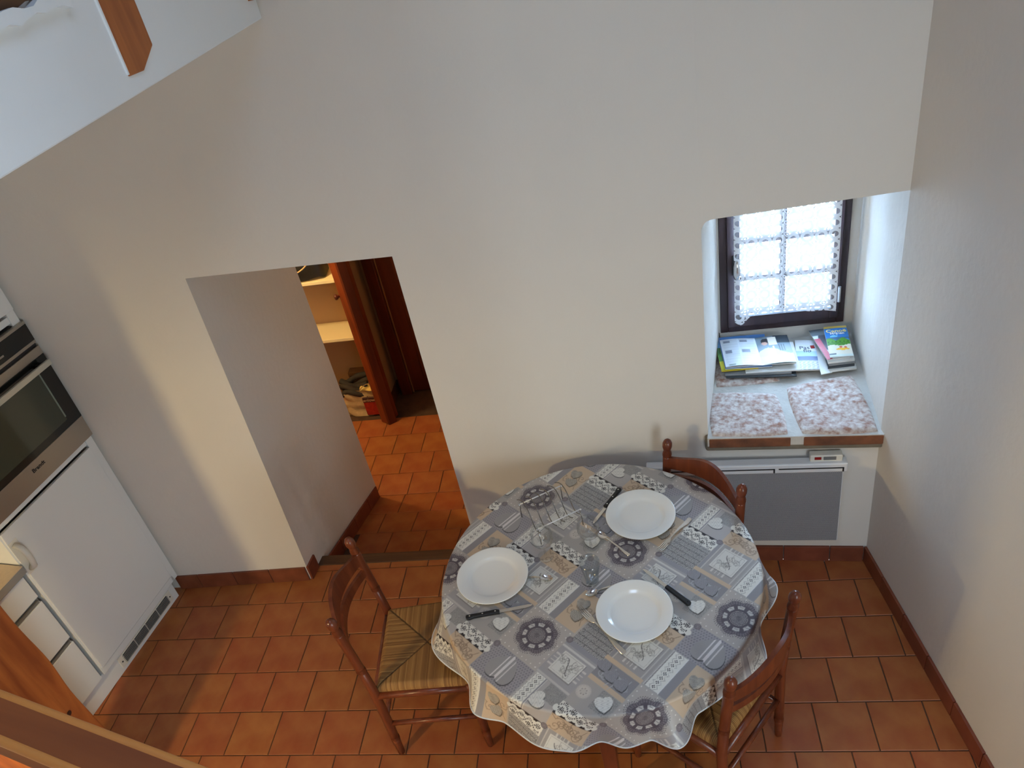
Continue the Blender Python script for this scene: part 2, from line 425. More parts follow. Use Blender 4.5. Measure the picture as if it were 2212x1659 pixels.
# timbers let into the upper wall
def timber(poly, thick, label, m=BEAMW):
    o = MB().extr([(-1.135, y, z) for y, z in poly], (thick, 0, 0)).build('timber', m, bevel=.003)
    return tag(o, label, 'timber', 'timbers in the upper white wall')
timber([(1.818, 2.726), (1.884, 2.722), (1.966, 2.762), (1.970, 3.3), (1.822, 3.3)], .011, 'upright orange-brown timber with a chamfered foot set in the white upper wall')
timber([(1.44, 2.912), (1.47, 2.925), (1.52, 2.918), (1.58, 2.93), (1.68, 2.925), (1.70, 3.05), (1.40, 3.10)], .014, 'dark timber with ragged plaster edge in the top left corner', wood('dark_timber', rgb(96, 62, 34), rgb(62, 38, 22), 1, .6, 10))
timber([(2.615, 2.745), (2.660, 2.742), (2.662, 3.2), (2.615, 3.2)], .03, 'small timber end at the top edge where white wall meets the cream wall')
# ragged lime edge round the dark timber and along the upright one
mb = MB()
rg = random.Random(3)
top = [(1.40 + i * .03, 2.924 + rg.uniform(-.004, .010)) for i in range(11)]
bot = [(1.40 + i * .03, 2.904 + rg.uniform(-.010, .006)) for i in range(11)]
mb.extr([(-1.135, y, z) for y, z in bot + top[::-1]], (.024, 0, 0))
le = [(1.824 + rg.uniform(-.002, .003), 2.73 + i * .03) for i in range(18)]
mb.extr([(-1.135, y, z) for y, z in le] + [(-1.135, 1.814, z) for y, z in le[::-1]], (.010, 0, 0))
tag(mb.build('trim_3', WHITEP), kind='structure')

# skirting tiles
def skirt(name, pts, h=.095, th=.012, step=.205, start=0, z0=0.):
    root = thing(name, kind='structure')
    # walk along the polyline
    for (a, b), st in zip(zip(pts[:-1], pts[1:]), start if isinstance(start, list) else [start] * 9):
        a = Vector((a[0], a[1], a[2] if len(a) > 2 else z0)); b = Vector((b[0], b[1], b[2] if len(b) > 2 else z0))
        d = b - a; Ln = d.length; u = d / Ln; n = Vector((u.y, -u.x, 0)).normalized()
        s = -st
        while s < Ln:
            s0, s1 = max(s, 0) + .0018, min(s + step, Ln) - .0018
            if s1 - s0 > .004:
                p0, p1 = a + u * s0, a + u * s1
                MB().add([tuple(p0), tuple(p1), tuple(p1 + n * th), tuple(p0 + n * th)] + [tuple(q + Vector((0, 0, h))) for q in (p0, p1, p1 + n * th, p0 + n * th)],
                         [(3, 2, 1, 0), (4, 5, 6, 7), (0, 1, 5, 4), (1, 2, 6, 5), (2, 3, 7, 6), (3, 0, 4, 7)]).build('tile', SKIRT, root, bevel=.002)
            s += step
    return root
def bw(x): return (x, yw(x))
skirt('baseboard_back', [bw(-.92), bw(.2), bw(.905)], start=[.1, .055])
skirt('baseboard_back', [bw(-2.612), bw(-1.86)], start=.073)
skirt('baseboard_door', [(-1.860, 2.672), (-1.852, 2.764)], th=.012)
skirt('baseboard_ramp', [(-1.838, 2.84, -.125), (-1.770, 3.565, HZ)], th=.012, start=.03)
skirt('baseboard_right', [RW, (RW[0] + RWS * 2.4, RW[1] - 2.4)], start=.02)

# ------------------------------------------------------------------ hall beyond the doorway
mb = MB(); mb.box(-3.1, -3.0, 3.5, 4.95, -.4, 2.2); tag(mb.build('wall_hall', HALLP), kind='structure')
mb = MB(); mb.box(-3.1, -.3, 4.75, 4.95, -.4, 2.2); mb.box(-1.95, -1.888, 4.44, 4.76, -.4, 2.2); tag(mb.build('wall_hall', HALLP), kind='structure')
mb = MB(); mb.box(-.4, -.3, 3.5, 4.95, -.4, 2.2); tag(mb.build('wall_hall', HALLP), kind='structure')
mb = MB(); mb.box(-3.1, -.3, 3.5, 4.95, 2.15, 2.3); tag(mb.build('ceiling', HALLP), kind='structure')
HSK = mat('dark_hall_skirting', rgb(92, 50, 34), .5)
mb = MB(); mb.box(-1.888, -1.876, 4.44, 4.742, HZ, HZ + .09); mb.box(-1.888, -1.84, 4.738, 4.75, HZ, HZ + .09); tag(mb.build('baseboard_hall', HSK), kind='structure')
# wooden door with frame in the hall
d2 = thing('door_1', kind='structure')
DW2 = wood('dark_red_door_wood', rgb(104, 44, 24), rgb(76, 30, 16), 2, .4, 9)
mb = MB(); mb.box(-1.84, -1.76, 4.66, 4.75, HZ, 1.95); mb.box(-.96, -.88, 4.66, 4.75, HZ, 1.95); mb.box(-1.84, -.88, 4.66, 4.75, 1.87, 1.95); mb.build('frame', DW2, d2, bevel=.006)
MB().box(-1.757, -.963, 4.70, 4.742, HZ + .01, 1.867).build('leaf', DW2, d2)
for z0, z1 in ((HZ + .12, .55), (.68, 1.75)):
    MB().box(-1.65, -1.40, 4.688, 4.705, z0, z1).build('panel', DW2, d2, bevel=.008)
    MB().box(-1.32, -1.07, 4.688, 4.705, z0, z1).build('panel', DW2, d2, bevel=.008)
MB().box(-1.758, -1.752, 4.690, 4.702, HZ, 1.86).build('draught_strip', mat('strip', rgb(150, 110, 80), .5), d2)
# closet door seen almost edge-on, with a wooden knob
cdr = thing('closet_door', 'reddish wooden closet door standing open edge-on in the hall', 'door', (-1.9, 4.335, HZ))
A, Bc, n2 = Vector((-1.931, 4.352)), Vector((-1.870, 4.318)), Vector((.487, .873))
pl = [A, Bc, Bc + n2 * .11, A + n2 * .11]
MB().prism([(p.x + 1.9, p.y - 4.335) for p in pl], .004, 2.2).build('leaf', DOORW, cdr, bevel=.004)
MB().prism([((Bc - n2 * .004).x + 1.9, (Bc - n2 * .004).y - 4.335), ((Bc + Vector((.012, -.007))).x + 1.9, (Bc + Vector((.012, -.007))).y - 4.335), ((Bc + n2 * .05 + Vector((.03, -.016))).x + 1.9, (Bc + n2 * .05 + Vector((.03, -.016))).y - 4.335), ((Bc + n2 * .05).x + 1.9, (Bc + n2 * .05).y - 4.335)], .0, 2.2).build('shaded_face', DW2, cdr)  # darker wood stands in for the shaded right face of the leaf
kb = MB().lathe([(.001, 0), (.010, .002), (.010, .012), (.018, .020), (.021, .028), (.018, .036), (.008, .040), (.001, .0405)], 16).build('knob', DW2, cdr, smooth=True)
kb.location = (-1.926 + 1.9, 4.358 - 4.335, .786 - HZ); kb.rotation_euler = (0, math.radians(-90), math.radians(28))
# closet shelves
for z, lab in ((.379, 'lower cream shelf in the hall closet, empty and partly lit'), (.835, 'upper cream shelf in the hall closet carrying a black bag')):
    sh = thing('shelf', lab, 'shelf', (-2.45, 4.62, z), group='closet shelves')
    MB().box(-.54, .50, -.115, .125, -.018, 0).build('board', SHELFM, sh)
    MB().box(-.54, .50, -.122, -.115, -.022, .001).build('edge_band', mat('shelf_edge', rgb(238, 222, 180), .45), sh, bevel=.002)
# paper carrier bag on the closet floor
bag = thing('carrier_bag', 'crumpled pale paper carrier bag with a red printed panel on the closet floor', 'bag', (-2.09, 4.56, HZ))
def sheet(fn, nx, ny): 
    U, V = np.meshgrid(np.linspace(0, 1, nx), np.linspace(0, 1, ny)); return fn(U, V), gridquads(nx, ny)
def bagw(U, V):
    a = U * 2 * PI; 
    cx = np.sign(np.cos(a)) * np.abs(np.cos(a)) ** .35; sy = np.sign(np.sin(a)) * np.abs(np.sin(a)) ** .35
    w = .145 * (1 - .06 * V) + .006 * np.sin(9 * a + 14 * V) * V; d = .105 * (1 - .15 * V) + .006 * np.sin(7 * a + 11 * V)
    return np.stack([cx * w + .006 * np.sin(23 * V + 3 * a), sy * d + .005 * np.sin(17 * V + 5 * a), V * .20 + .014 * np.sin(3 * a) * V], -1).reshape(-1, 3)
V_, Q_ = sheet(bagw, 60, 16)
link(bpy.data.objects.new('body', fastmesh('body', V_, Q_, mat('bag_paper', rgb(206, 176, 128), .7, var=.2, vscale=30, bump=.6, bscale=40))), bag)
MB().box(.035, .133, -.128, -.112, .012, .165).build('printed_panel', mat('bag_red_print', rgb(190, 52, 30), .5, col2=rgb(150, 26, 18), vscale=40), bag, bevel=.004)
MB().box(.035, .133, -.130, -.114, .128, .170).build('printed_band', mat('bag_dark_print', rgb(70, 30, 24), .5), bag, bevel=.004)
tx = text_mesh('lettering', 'enlow', .036, mat('bag_lettering', rgb(220, 190, 150), .5), bag); tx.location = (.084, -.1315, .149); tx.rotation_euler = (PI / 2, 0, 0)
mb = MB()
for k in range(6):
    pts = [(-.13 + .022 * j, -.03 + .025 * k - .05 + .01 * math.sin(j + k), .175 + .03 * math.sin(j * .5 + k * .9) + .03 * (k % 3)) for j in range(10)]
    mb.tube(pts, .022, 7)
mb.build('dark_contents', mat('dark_cloth', rgb(58, 50, 42), .8, var=.4, vscale=20), bag, smooth=True)
V_, Q_ = sheet(lambda U, V: np.stack([.01 + .12 * U, -.085 + .10 * V, .19 + .045 * np.sin(PI * V) * (.5 + U) + .01 * np.sin(9 * U)], -1).reshape(-1, 3), 14, 10)
link(bpy.data.objects.new('yellow_liner', fastmesh('yellow_liner', V_, Q_, mat('yellow_liner', rgb(232, 200, 110), .6))), bag)
MB().tube([(.02 + .012 * j, -.09 + .006 * j, .215 + .03 * math.sin(j * PI / 9)) for j in range(10)], .004, 6).build('cord_handle', mat('cord', rgb(150, 116, 76), .7), bag, smooth=True)
cb = thing('cardboard_box', 'brown cardboard box behind the carrier bag on the closet floor', 'box', (-2.04, 4.71, HZ))
MB().box(-.17, .13, -.035, .035, 0, .24).build('body', mat('cardboard', rgb(120, 86, 56), .8, var=.15, vscale=20), cb, bevel=.003)
MB().box(-.16, -.02, -.0365, -.034, .205, .212).build('tape', mat('dark_tape', rgb(60, 42, 30), .6), cb)
MB().box(.06, .125, -.0375, -.034, .17, .235).build('printed_square', mat('box_print', rgb(70, 40, 28), .6), cb)
tx = text_mesh('lettering', 'c', .05, mat('box_letter', rgb(190, 160, 130), .6), cb); tx.location = (.095, -.039, .205); tx.rotation_euler = (PI / 2, 0, 0)
# black bag with pale cord handles on the upper shelf
bb = thing('black_bag', 'black shopping bag with pale cord handles on the upper closet shelf', 'bag', (-2.28, 4.60, .852))
def bbw(U, V):
    a = U * 2 * PI; cx = np.sign(np.cos(a)) * np.abs(np.cos(a)) ** .5; sy = np.sign(np.sin(a)) * np.abs(np.sin(a)) ** .5
    k = np.sin(np.clip(V, 0, 1) * PI / 2) ** .4
    return np.stack([cx * .22 * (1.0 - .35 * V ** 3), sy * .09 * (1.0 - .5 * V ** 2), V * .26 + .008 * np.sin(5 * a)], -1).reshape(-1, 3)
V_, Q_ = sheet(bbw, 48, 14)
link(bpy.data.objects.new('body', fastmesh('body', V_, Q_, mat('black_bag', rgb(24, 24, 26), .45, bump=.5, bscale=14))), bb)
CORD = mat('pale_cord', rgb(222, 190, 140), .7)
for dx, dz in ((.0, .02), (.10, -.03)):
    pts = [(-.16 + dx + .30 * t, -.098 - .012 * math.sin(PI * t), .07 + dz + .05 * t + .16 * t ** 3.2) for t in np.linspace(0, 1, 14)]
    MB().tube(pts, .0045, 7).build('handle', CORD, bb, smooth=True)
# hall ceiling lamp
hl = thing('ceiling_lamp', 'small hall ceiling lamp with warm globe', 'lamp', (-2.45, 3.92, 2.15))
MB().lathe([(.001, 0), (.05, 0), (.05, -.03), (.001, -.03)], 20).build('base', WLAC, hl)
GLOBE = bpy.data.materials.new('warm_globe'); GLOBE.use_nodes = True
gp = GLOBE.node_tree.nodes['Principled BSDF']; gp.inputs['Emission Color'].default_value = (1, .62, .28, 1); gp.inputs['Emission Strength'].default_value = 6
MB().ball((0, 0, -.09), .06, 18, 12).build('globe', GLOBE, hl, smooth=True)
pl_ = light('hall_lamp_light', 'POINT', (-2.45, 3.92, 1.92), 47, (1, .81, .42), shadow_soft_size=.06); 

# ------------------------------------------------------------------ window
WY = 3.36
win = thing('window_1', kind='structure')
fx0, fx1, fz0, fz1 = .366, .938, .862, 1.80
mb = MB(); mb.box(fx0, fx0 + .035, WY, WY + .06, fz0, fz1); mb.box(fx1 - .035, fx1, WY, WY + .06, fz0, fz1); mb.box(fx0 + .035, fx1 - .035, WY, WY + .06, fz0, fz0 + .035); mb.box(fx0 + .035, fx1 - .035, WY, WY + .06, fz1 - .035, fz1)
mb.build('frame', DARKW, win, bevel=.003)
sx0, sx1, sz0, sz1 = fx0 + .033, fx1 - .030, fz0 + .033, fz1 - .03
gx0, gx1, gz0, gz1 = .458, .868, .972, 1.73
SY = WY - .012
mb = MB(); mb.box(sx0, gx0, SY, SY + .045, sz0, sz1); mb.box(gx1, sx1, SY, SY + .045, sz0, sz1); mb.box(gx0, gx1, SY, SY + .045, sz0, gz0); mb.box(gx0, gx1, SY, SY + .045, gz1, sz1)
mb.build('sash', DARKW, win, bevel=.004)
mcx = .650
MB().box(mcx - .013, mcx + .013, SY + .004, SY + .036, gz0, gz1).build('muntin', DARKW, win, bevel=.003)
rowsz = [gz0, 1.155, 1.345, 1.54, gz1]
for z in rowsz[1:-1]:
    for a, b in ((gx0, mcx - .013), (mcx + .013, gx1)): MB().box(a, b, SY + .006, SY + .034, z - .011, z + .011).build('muntin', DARKW, win, bevel=.002)
PANE = glass('window_pane', (.97, .985, 1, 1))
for i in range(4):
    for a, b in ((gx0, mcx - .013), (mcx + .013, gx1)):
        MB().box(a, b, SY + .018, SY + .022, rowsz[i] + (.011 if i else 0), rowsz[i + 1] - (.011 if i < 3 else 0)).build('pane', PANE, win)
mb = MB().box(gx0 - .004, gx1 + .004, SY - .010, SY + .002, gz0 - .016, gz0 - .004); mb.build('drip_rail', mat('pale_drip', rgb(170, 176, 186), .4), win, bevel=.002)
hd = thing('handle'); hd.parent = win; hd.location = (sx0 + .035, SY, 1.235)
MB().box(-.012, .012, -.006, 0, -.05, .05).build('plate', BLACKP, hd, bevel=.003)
MB().lathe([(.002, -.052), (.012, -.045), (.017, -.02), (.0165, .02), (.011, .045), (.003, .052)], 16).build('lever', CHROME, hd, smooth=True).location = (.006, -.028, -.012)
for z in (1.03, 1.62): MB().tube([(fx1 - .034, SY - .010, z - .04), (fx1 - .034, SY - .010, z + .04)], .007, 10).build('hinge', mat('pale_hinge', rgb(196, 198, 200), .35, metal=.5), win)
# small lighter bead of plaster under the frame
# lace curtain
cur = thing('lace_curtain', 'white lace net curtain with ring pattern hanging in the small window', 'curtain', (.655, 3.325, .945))
nx, ny = 180, 150
def curf(U, V):
    x = (U - .5) * .455
    fold = .010 * np.exp(-((U - .50) / .035) ** 2) * np.sin((U - .5) * 90) + .010 * np.exp(-((U - .06) / .05) ** 2) + .004 * np.sin(U * 26)
    z = V * .82 + .028 * (1 - V) * np.sin(U * 2.6 + .4) - .03 * (1 - V) * np.exp(-((U - .05) / .06) ** 2)
    x = x + .012 * (1 - V) * np.sin(U * 7)
    return np.stack([x, -fold, z], -1).reshape(-1, 3)
V_, Q_ = sheet(curf, nx, ny)
LACE = bpy.data.materials.new('ring_lace'); LACE.use_nodes = True
nt = LACE.node_tree; N = nt.nodes; K = nt.links; N.remove(N['Principled BSDF'])
def mth(op, a, b=None, c=None):
    n = N.new('ShaderNodeMath'); n.operation = op
    for i, v in enumerate((a, b, c)):
        if v is None: continue
        if isinstance(v, (int, float)): n.inputs[i].default_value = v
        else: K.new(v, n.inputs[i])
    return n.outputs[0]
tc = N.new('ShaderNodeTexCoord'); sp = N.new('ShaderNodeSeparateXYZ'); K.new(tc.outputs['Object'], sp.inputs[0])
PITX, PITZ = .060, .054
def cellc(o, p, sh): return mth('MULTIPLY', mth('SUBTRACT', mth('FRACT', mth('ADD', mth('DIVIDE', o, p), 100 + sh)), .5), p)
def ring(sx, sz, ro, ri):
    dx = cellc(sp.outputs[0], PITX, sx); dz = cellc(sp.outputs[2], PITZ, sz)
    d = mth('SQRT', mth('ADD', mth('MULTIPLY', dx, dx), mth('MULTIPLY', dz, dz)))
    return mth('MULTIPLY', mth('LESS_THAN', d, ro), mth('GREATER_THAN', d, ri))
big = ring(0, 0, .0285, .0135); small = ring(.5, .5, .0115, .0045)
alpha = mth('MAXIMUM', mth('MULTIPLY', mth('MAXIMUM', big, small), .982), .20)
tr = N.new('ShaderNodeBsdfTransparent'); df = N.new('ShaderNodeBsdfDiffuse'); tl = N.new('ShaderNodeBsdfTranslucent')
df.inputs[0].default_value = tl.inputs[0].default_value = rgb(238, 240, 244)
m1 = N.new('ShaderNodeMixShader'); m1.inputs[0].default_value = .012; K.new(df.outputs[0], m1.inputs[1]); K.new(tl.outputs[0], m1.inputs[2])
m2 = N.new('ShaderNodeMixShader'); K.new(alpha, m2.inputs[0]); K.new(tr.outputs[0], m2.inputs[1]); K.new(m1.outputs[0], m2.inputs[2])
K.new(m2.outputs[0], N['Material Output'].inputs[0])
link(bpy.data.objects.new('net', fastmesh('net', V_, Q_, LACE)), cur)
MB().tube([(-.235, .004, .815), (.235, .004, .815)], .004, 8).build('rod', mat('white_rod', rgb(225, 225, 225), .4), cur)
# sunlit yard outside
tag(MB().box(-.2, 14, 3.7, 22, -.5, -.3).build('ground', mat('pale_ground', rgb(214, 206, 190), .9, var=.2, vscale=1)), kind='structure')

# stone window sill: mortar bed with three stones on top and bare front stones
sill = thing('window_sill', kind='structure')
mb = MB(); mb.prism([(.222, 2.655), (.925, 2.60), (.985, 3.395), (.362, 3.395)], .745, .790); mb.build('mortar_bed', MORTAR, sill)
def stone_top(poly, zb, hgt, seed, name='stone'):
    """rough slab: grid mapped on a quad, edges falling to the mortar"""
    nx = ny = 46
    a, b, c, d = [np.array(p) for p in poly]
    U, V = np.meshgrid(np.linspace(0, 1, nx), np.linspace(0, 1, ny))
    rs = np.random.RandomState(seed)
    def noise(k):
        g = rs.rand(k + 2, k + 2); gu = U * k; gv = V * k; i = np.clip(gu.astype(int), 0, k); j = np.clip(gv.astype(int), 0, k); fu = gu - i; fv = gv - j
        fu = fu * fu * (3 - 2 * fu); fv = fv * fv * (3 - 2 * fv)
        return (g[j, i] * (1 - fu) + g[j, np.minimum(i + 1, k + 1)] * fu) * (1 - fv) + (g[np.minimum(j + 1, k + 1), i] * (1 - fu) + g[np.minimum(j + 1, k + 1), np.minimum(i + 1, k + 1)] * fu) * fv
    nz = noise(4) * .5 + noise(9) * .3 + noise(20) * .2
    w = .05 * (noise(5) - .5)
    Ud = np.clip(U + w * 4 * U * (1 - U), 0, 1); Vd = np.clip(V + .05 * (noise(6) - .5) * 4 * V * (1 - V), 0, 1)
    q1, q2 = 2 * Ud - 1, 2 * Vd - 1; Ud = (q1 * np.sqrt(1 - .13 * q2 ** 2) + 1) / 2; Vd = (q2 * np.sqrt(1 - .13 * q1 ** 2) + 1) / 2
    P = (a[None, None] * ((1 - Ud) * (1 - Vd))[..., None] + b * (Ud * (1 - Vd))[..., None] + c * (Ud * Vd)[..., None] + d * ((1 - Ud) * Vd)[..., None])
    e = np.minimum(np.minimum(U, 1 - U), np.minimum(V, 1 - V)); fall = 1 - np.clip(e / .10, 0, 1)
    z = zb + hgt * (1 - fall ** 2.2) + (nz - .5) * .016 * (1 - fall)
    z = np.where(e < 1e-6, zb - .01, z)
    VV = np.concatenate([P, z[..., None]], -1).reshape(-1, 3)
    o = link(bpy.data.objects.new(name, fastmesh(name, VV, gridquads(nx, ny), STONE)), sill); return o
stone_top([(.226, 2.655), (.568, 2.628), (.566, 2.94), (.262, 2.985)], .786, .016, 1)
stone_top([(.596, 2.626), (.918, 2.600), (.912, 3.04), (.590, 2.975)], .786, .020, 2)
stone_top([(.285, 3.0), (.60, 3.01), (.62, 3.30), (.330, 3.33)], .786, .014, 5)
MB().prism([(.228, 2.652), (.562, 2.626), (.562, 2.68), (.228, 2.70)], .736, .7865).build('stone', STONEF, sill, bevel=.006)
MB().prism([(.612, 2.620), (.922, 2.597), (.922, 2.65), (.612, 2.68)], .738, .7870).build('stone', STONEF, sill, bevel=.006)
MB().prism([(.214, 2.660), (.926, 2.604), (.926, 2.66), (.214, 2.70)], .712, .784).build('mortar_edge', MORTARG, sill, bevel=.010)

# ------------------------------------------------------------------ magazines on the sill
PRINT = attrmat('glossy_print', .35, .4)
def magazine(label, corners, z, th, paint=None, m=PAPERW, group='magazines on the window sill', n=(40, 52), tilt=0):
    """corners: near-left, near-right, far-right, far-left in plan"""
    c = [Vector(p) for p in corners]; ctr = sum(c, Vector((0, 0))) / 4
    o = thing('magazine', label, 'magazine', (ctr.x, ctr.y, z), group=group)
    MB().prism([(p.x - ctr.x, p.y - ctr.y) for p in c], 0, th).build('pages', m, o, bevel=.0008)
    if paint:
        U, V = np.meshgrid(np.linspace(0, 1, n[0]), np.linspace(0, 1, n[1]))
        a, b, d, e = [np.array((p.x - ctr.x, p.y - ctr.y)) for p in c]
        P = a * ((1 - U) * (1 - V))[..., None] + b * (U * (1 - V))[..., None] + d * (U * V)[..., None] + e * ((1 - U) * V)[..., None]
        zz = th + .0006 + .0015 * np.sin(U * PI)
        VV = np.concatenate([P, zz[..., None]], -1).reshape(-1, 3)
        link(bpy.data.objects.new('cover', fastmesh('cover', VV, gridquads(*n), PRINT, nlin(paint(U, V).astype(float)).reshape(-1, 3))), o)
    return o
def base(U, c): return np.ones(U.shape + (3,)) * np.array(c, float)
def put(A, m, c, k=1.): A[m] = A[m] * (1 - k) + np.array(c, float) * k
ZS = .808
def textpage(U, V):
    A = base(U, (226, 232, 238)); ln = (np.sin(V * 190) > .2) & (U > .05) & (U < .95) & ~((U > .47) & (U < .53))
    put(A, ln, (196, 202, 210), .6)
    for u0, v0, w, h in ((.07, .86, .2, .08), (.55, .86, .2, .08), (.07, .47, .2, .1), (.55, .47, .22, .1)):
        put(A, (U > u0) & (U < u0 + w) & (V > v0) & (V < v0 + h), (112, 116, 132), .8)
    put(A, (np.abs(V - .62) < .006), (150, 160, 175)); put(A, (U > .1) & (U < .3) & (V > .03) & (V < .07), (140, 160, 150)); return A
def photopage(U, V):
    A = base(U, (196, 214, 226)); h = .45 + .12 * np.sin(U * 5)
    put(A, V > h, (120, 134, 142)); put(A, (V > .72) & (U > .55), (44, 52, 60))
    put(A, ((U - .30) / .16) ** 2 + ((V - .82) / .10) ** 2 < 1, (40, 32, 34)); put(A, ((U - .24) / .09) ** 2 + ((V - .74) / .06) ** 2 < 1, (206, 160, 140))
    put(A, (U > .35) & (U < .62) & (V > .66) & (V < .95), (226, 214, 198)); put(A, (U > .60) & (U < .86) & (V > .42) & (V < .66) & (np.sin(U * 90) > 0), (58, 62, 68))
    put(A, (U > .45) & (U < .5) & (V > .2) & (V < .62), (232, 236, 238)); put(A, (V < .28), (206, 226, 240), .7); return A
def coast(U, V):
    A = base(U, (236, 240, 244)); put(A, (V > .42) & (V < .62), (176, 208, 236)); put(A, (V > .30) & (V <= .44), (70, 92, 140)); put(A, V <= .30, (158, 160, 166))
    put(A, (V < .28) & (np.sin(U * 31 + 9 * np.sin(V * 40)) > .2), (206, 208, 212)); return A
def canoe(U, V):
    A = base(U, (58, 132, 206)); put(A, V > .93, (238, 214, 120)); put(A, (V < .62) & (V > .55 + .03 * np.sin(U * 9)), (70, 104, 130))
    put(A, (V < .56 + .04 * np.sin(U * 11)), (88, 150, 56)); put(A, (V < .5) & (np.sin(U * 37 + 6 * np.sin(V * 30)) > .3) & (V > .36), (48, 108, 40)); put(A, V < .36 + .02 * np.sin(U * 8), (222, 214, 196))
    put(A, ((U - .62) / .3) ** 2 + ((V - .23) / .035) ** 2 < 1, (232, 176, 44)); put(A, ((U - .55) / .07) ** 2 + ((V - .30) / .03) ** 2 < 1, (196, 60, 44)); put(A, ((U - .75) / .06) ** 2 + ((V - .29) / .025) ** 2 < 1, (210, 80, 60))
    put(A, ((U - .35) / .17) ** 2 + ((V - .66) / .03) ** 2 < 1, (140, 214, 240)); put(A, V < .06, (206, 214, 206)); put(A, (V < .10) & (V > .06) & (U < .3), (60, 70, 80)); return A
def landscape(U, V):
    A = base(U, (120, 170, 214)); put(A, V < .6, (90, 140, 70)); put(A, (V < .75) & (V > .5 + .08 * np.sin(U * 12)), (70, 110, 60)); put(A, V < .3, (206, 196, 60)); return A
def portrait(U, V):
    A = base(U, (206, 214, 216)); put(A, ((U - .4) / .25) ** 2 + ((V - .55) / .3) ** 2 < 1, (70, 72, 80)); put(A, V > .8, (96, 104, 110)); put(A, (U < .25) & (V < .7), (176, 60, 80)); return A
# left pile, bottom to top
magazine('lowest magazine of the left pile under the window, dark green back', [(.352, 3.055), (.66, 3.02), (.67, 3.26), (.36, 3.31)], ZS, .009, m=PAPERD)
magazine('grey-paged magazine second from the bottom of the left pile', [(.348, 3.062), (.64, 3.035), (.65, 3.27), (.355, 3.32)], ZS + .009, .008, m=PAPERG)
magazine('white catalogue slid to the right in the left pile', [(.44, 3.055), (.682, 3.04), (.690, 3.27), (.45, 3.30)], ZS + .017, .007, m=PAPERW)
magazine('yellow-edged landscape magazine at the left end of the left pile', [(.334, 3.075), (.50, 3.075), (.50, 3.325), (.330, 3.330)], ZS + .0245, .005, landscape, m=PAPERY)
magazine('blue-covered magazine just under the open one', [(.352, 3.082), (.56, 3.07), (.57, 3.345), (.350, 3.350)], ZS + .031, .004, lambda U, V: base(U, (86, 132, 190)))
om = thing('magazine', 'open magazine spread out on top of the left pile', 'magazine', (.51, 3.19, ZS + .038), group='magazines on the window sill')
def halfpage(sgn):
    n = (44, 52); U, V = np.meshgrid(np.linspace(0, 1, n[0]), np.linspace(0, 1, n[1]))
    x0, x1 = (-.156, .008) if sgn < 0 else (.008, .158)
    x = x0 + (x1 - x0) * U; dist = np.abs(x - .008) / .16
    y = -.112 + .232 * V - .05 * (x + .05) * .6 ; z = .003 + .010 * np.sin(np.clip(dist * 2.6, 0, PI)) * (1 - .3 * V)
    VV = np.stack([x, y, z], -1).reshape(-1, 3)
    A = (textpage if sgn < 0 else photopage)(U, V)
    link(bpy.data.objects.new('page', fastmesh('page', VV, gridquads(*n), PRINT, nlin(A).reshape(-1, 3))), om)
halfpage(-1); halfpage(1)
MB().prism([(-.154, -.104), (.156, -.116), (.152, .108), (-.152, .124)], -.001, .003).build('pages', PAPERW, om)
# middle magazine
mm = magazine('thin white magazine with a coastline photograph between the two piles', [(.668, 3.058), (.765, 3.048), (.792, 3.285), (.705, 3.305)], ZS + .004, .006, coast)
for t_, y_, x_ in (('Pas', .055, .002), ('flo', .028, .010)):
    tx = text_mesh('lettering', t_, .036, mat('masthead', rgb(50, 60, 80), .5), mm, extrude=.0002); tx.location = (x_, y_, .0085); tx.rotation_euler = (0, 0, -.1)
MB().box(.030, .048, .045, .07, .0078, .0082).build('red_flag', REDP, mm)
magazine('white paper slip lying under the middle magazine', [(.765, 3.015), (.815, 3.025), (.83, 3.28), (.775, 3.29)], ZS + .002, .004)
# right pile
for i, (lab, m_, dx, dy) in enumerate([('lowest magazine of the right pile, pale edge sticking out', PAPERW, .0, -.028), ('dark magazine second from the bottom of the right pile', PAPERD, -.006, -.014), ('grey magazine in the middle of the right pile', PAPERG, .0, -.008), ('white magazine third from the top of the right pile', PAPERW, -.004, -.004)]):
    magazine(lab, [(.806 + dx, 3.060 + dy), (.922 + dx, 3.066 + dy), (.950 + dx, 3.325 + dy * .5), (.822 + dx, 3.325 + dy * .5)], ZS + .010 * i, .0095, m=m_)
magazine('magazine with a dark-haired figure, tilted under the canoe brochure', [(.800, 3.066), (.90, 3.075), (.88, 3.325), (.770, 3.318)], ZS + .041, .006, portrait)
cb_ = magazine('bright canoe brochure on top of the right pile', [(.814, 3.075), (.914, 3.072), (.942, 3.325), (.840, 3.328)], ZS + .049, .004, canoe)
for t_, y_, s_, c_ in (('Canoë', .083, .034, (250, 232, 150)), ('Méjean', .062, .022, (245, 245, 245))):
    tx = text_mesh('lettering', t_, s_, mat('brochure_' + t_, rgb(*c_), .5), cb_, extrude=.0002, bold=.0008); tx.location = (.009 - .0, y_, .0068); tx.rotation_euler = (0, 0, -.03)

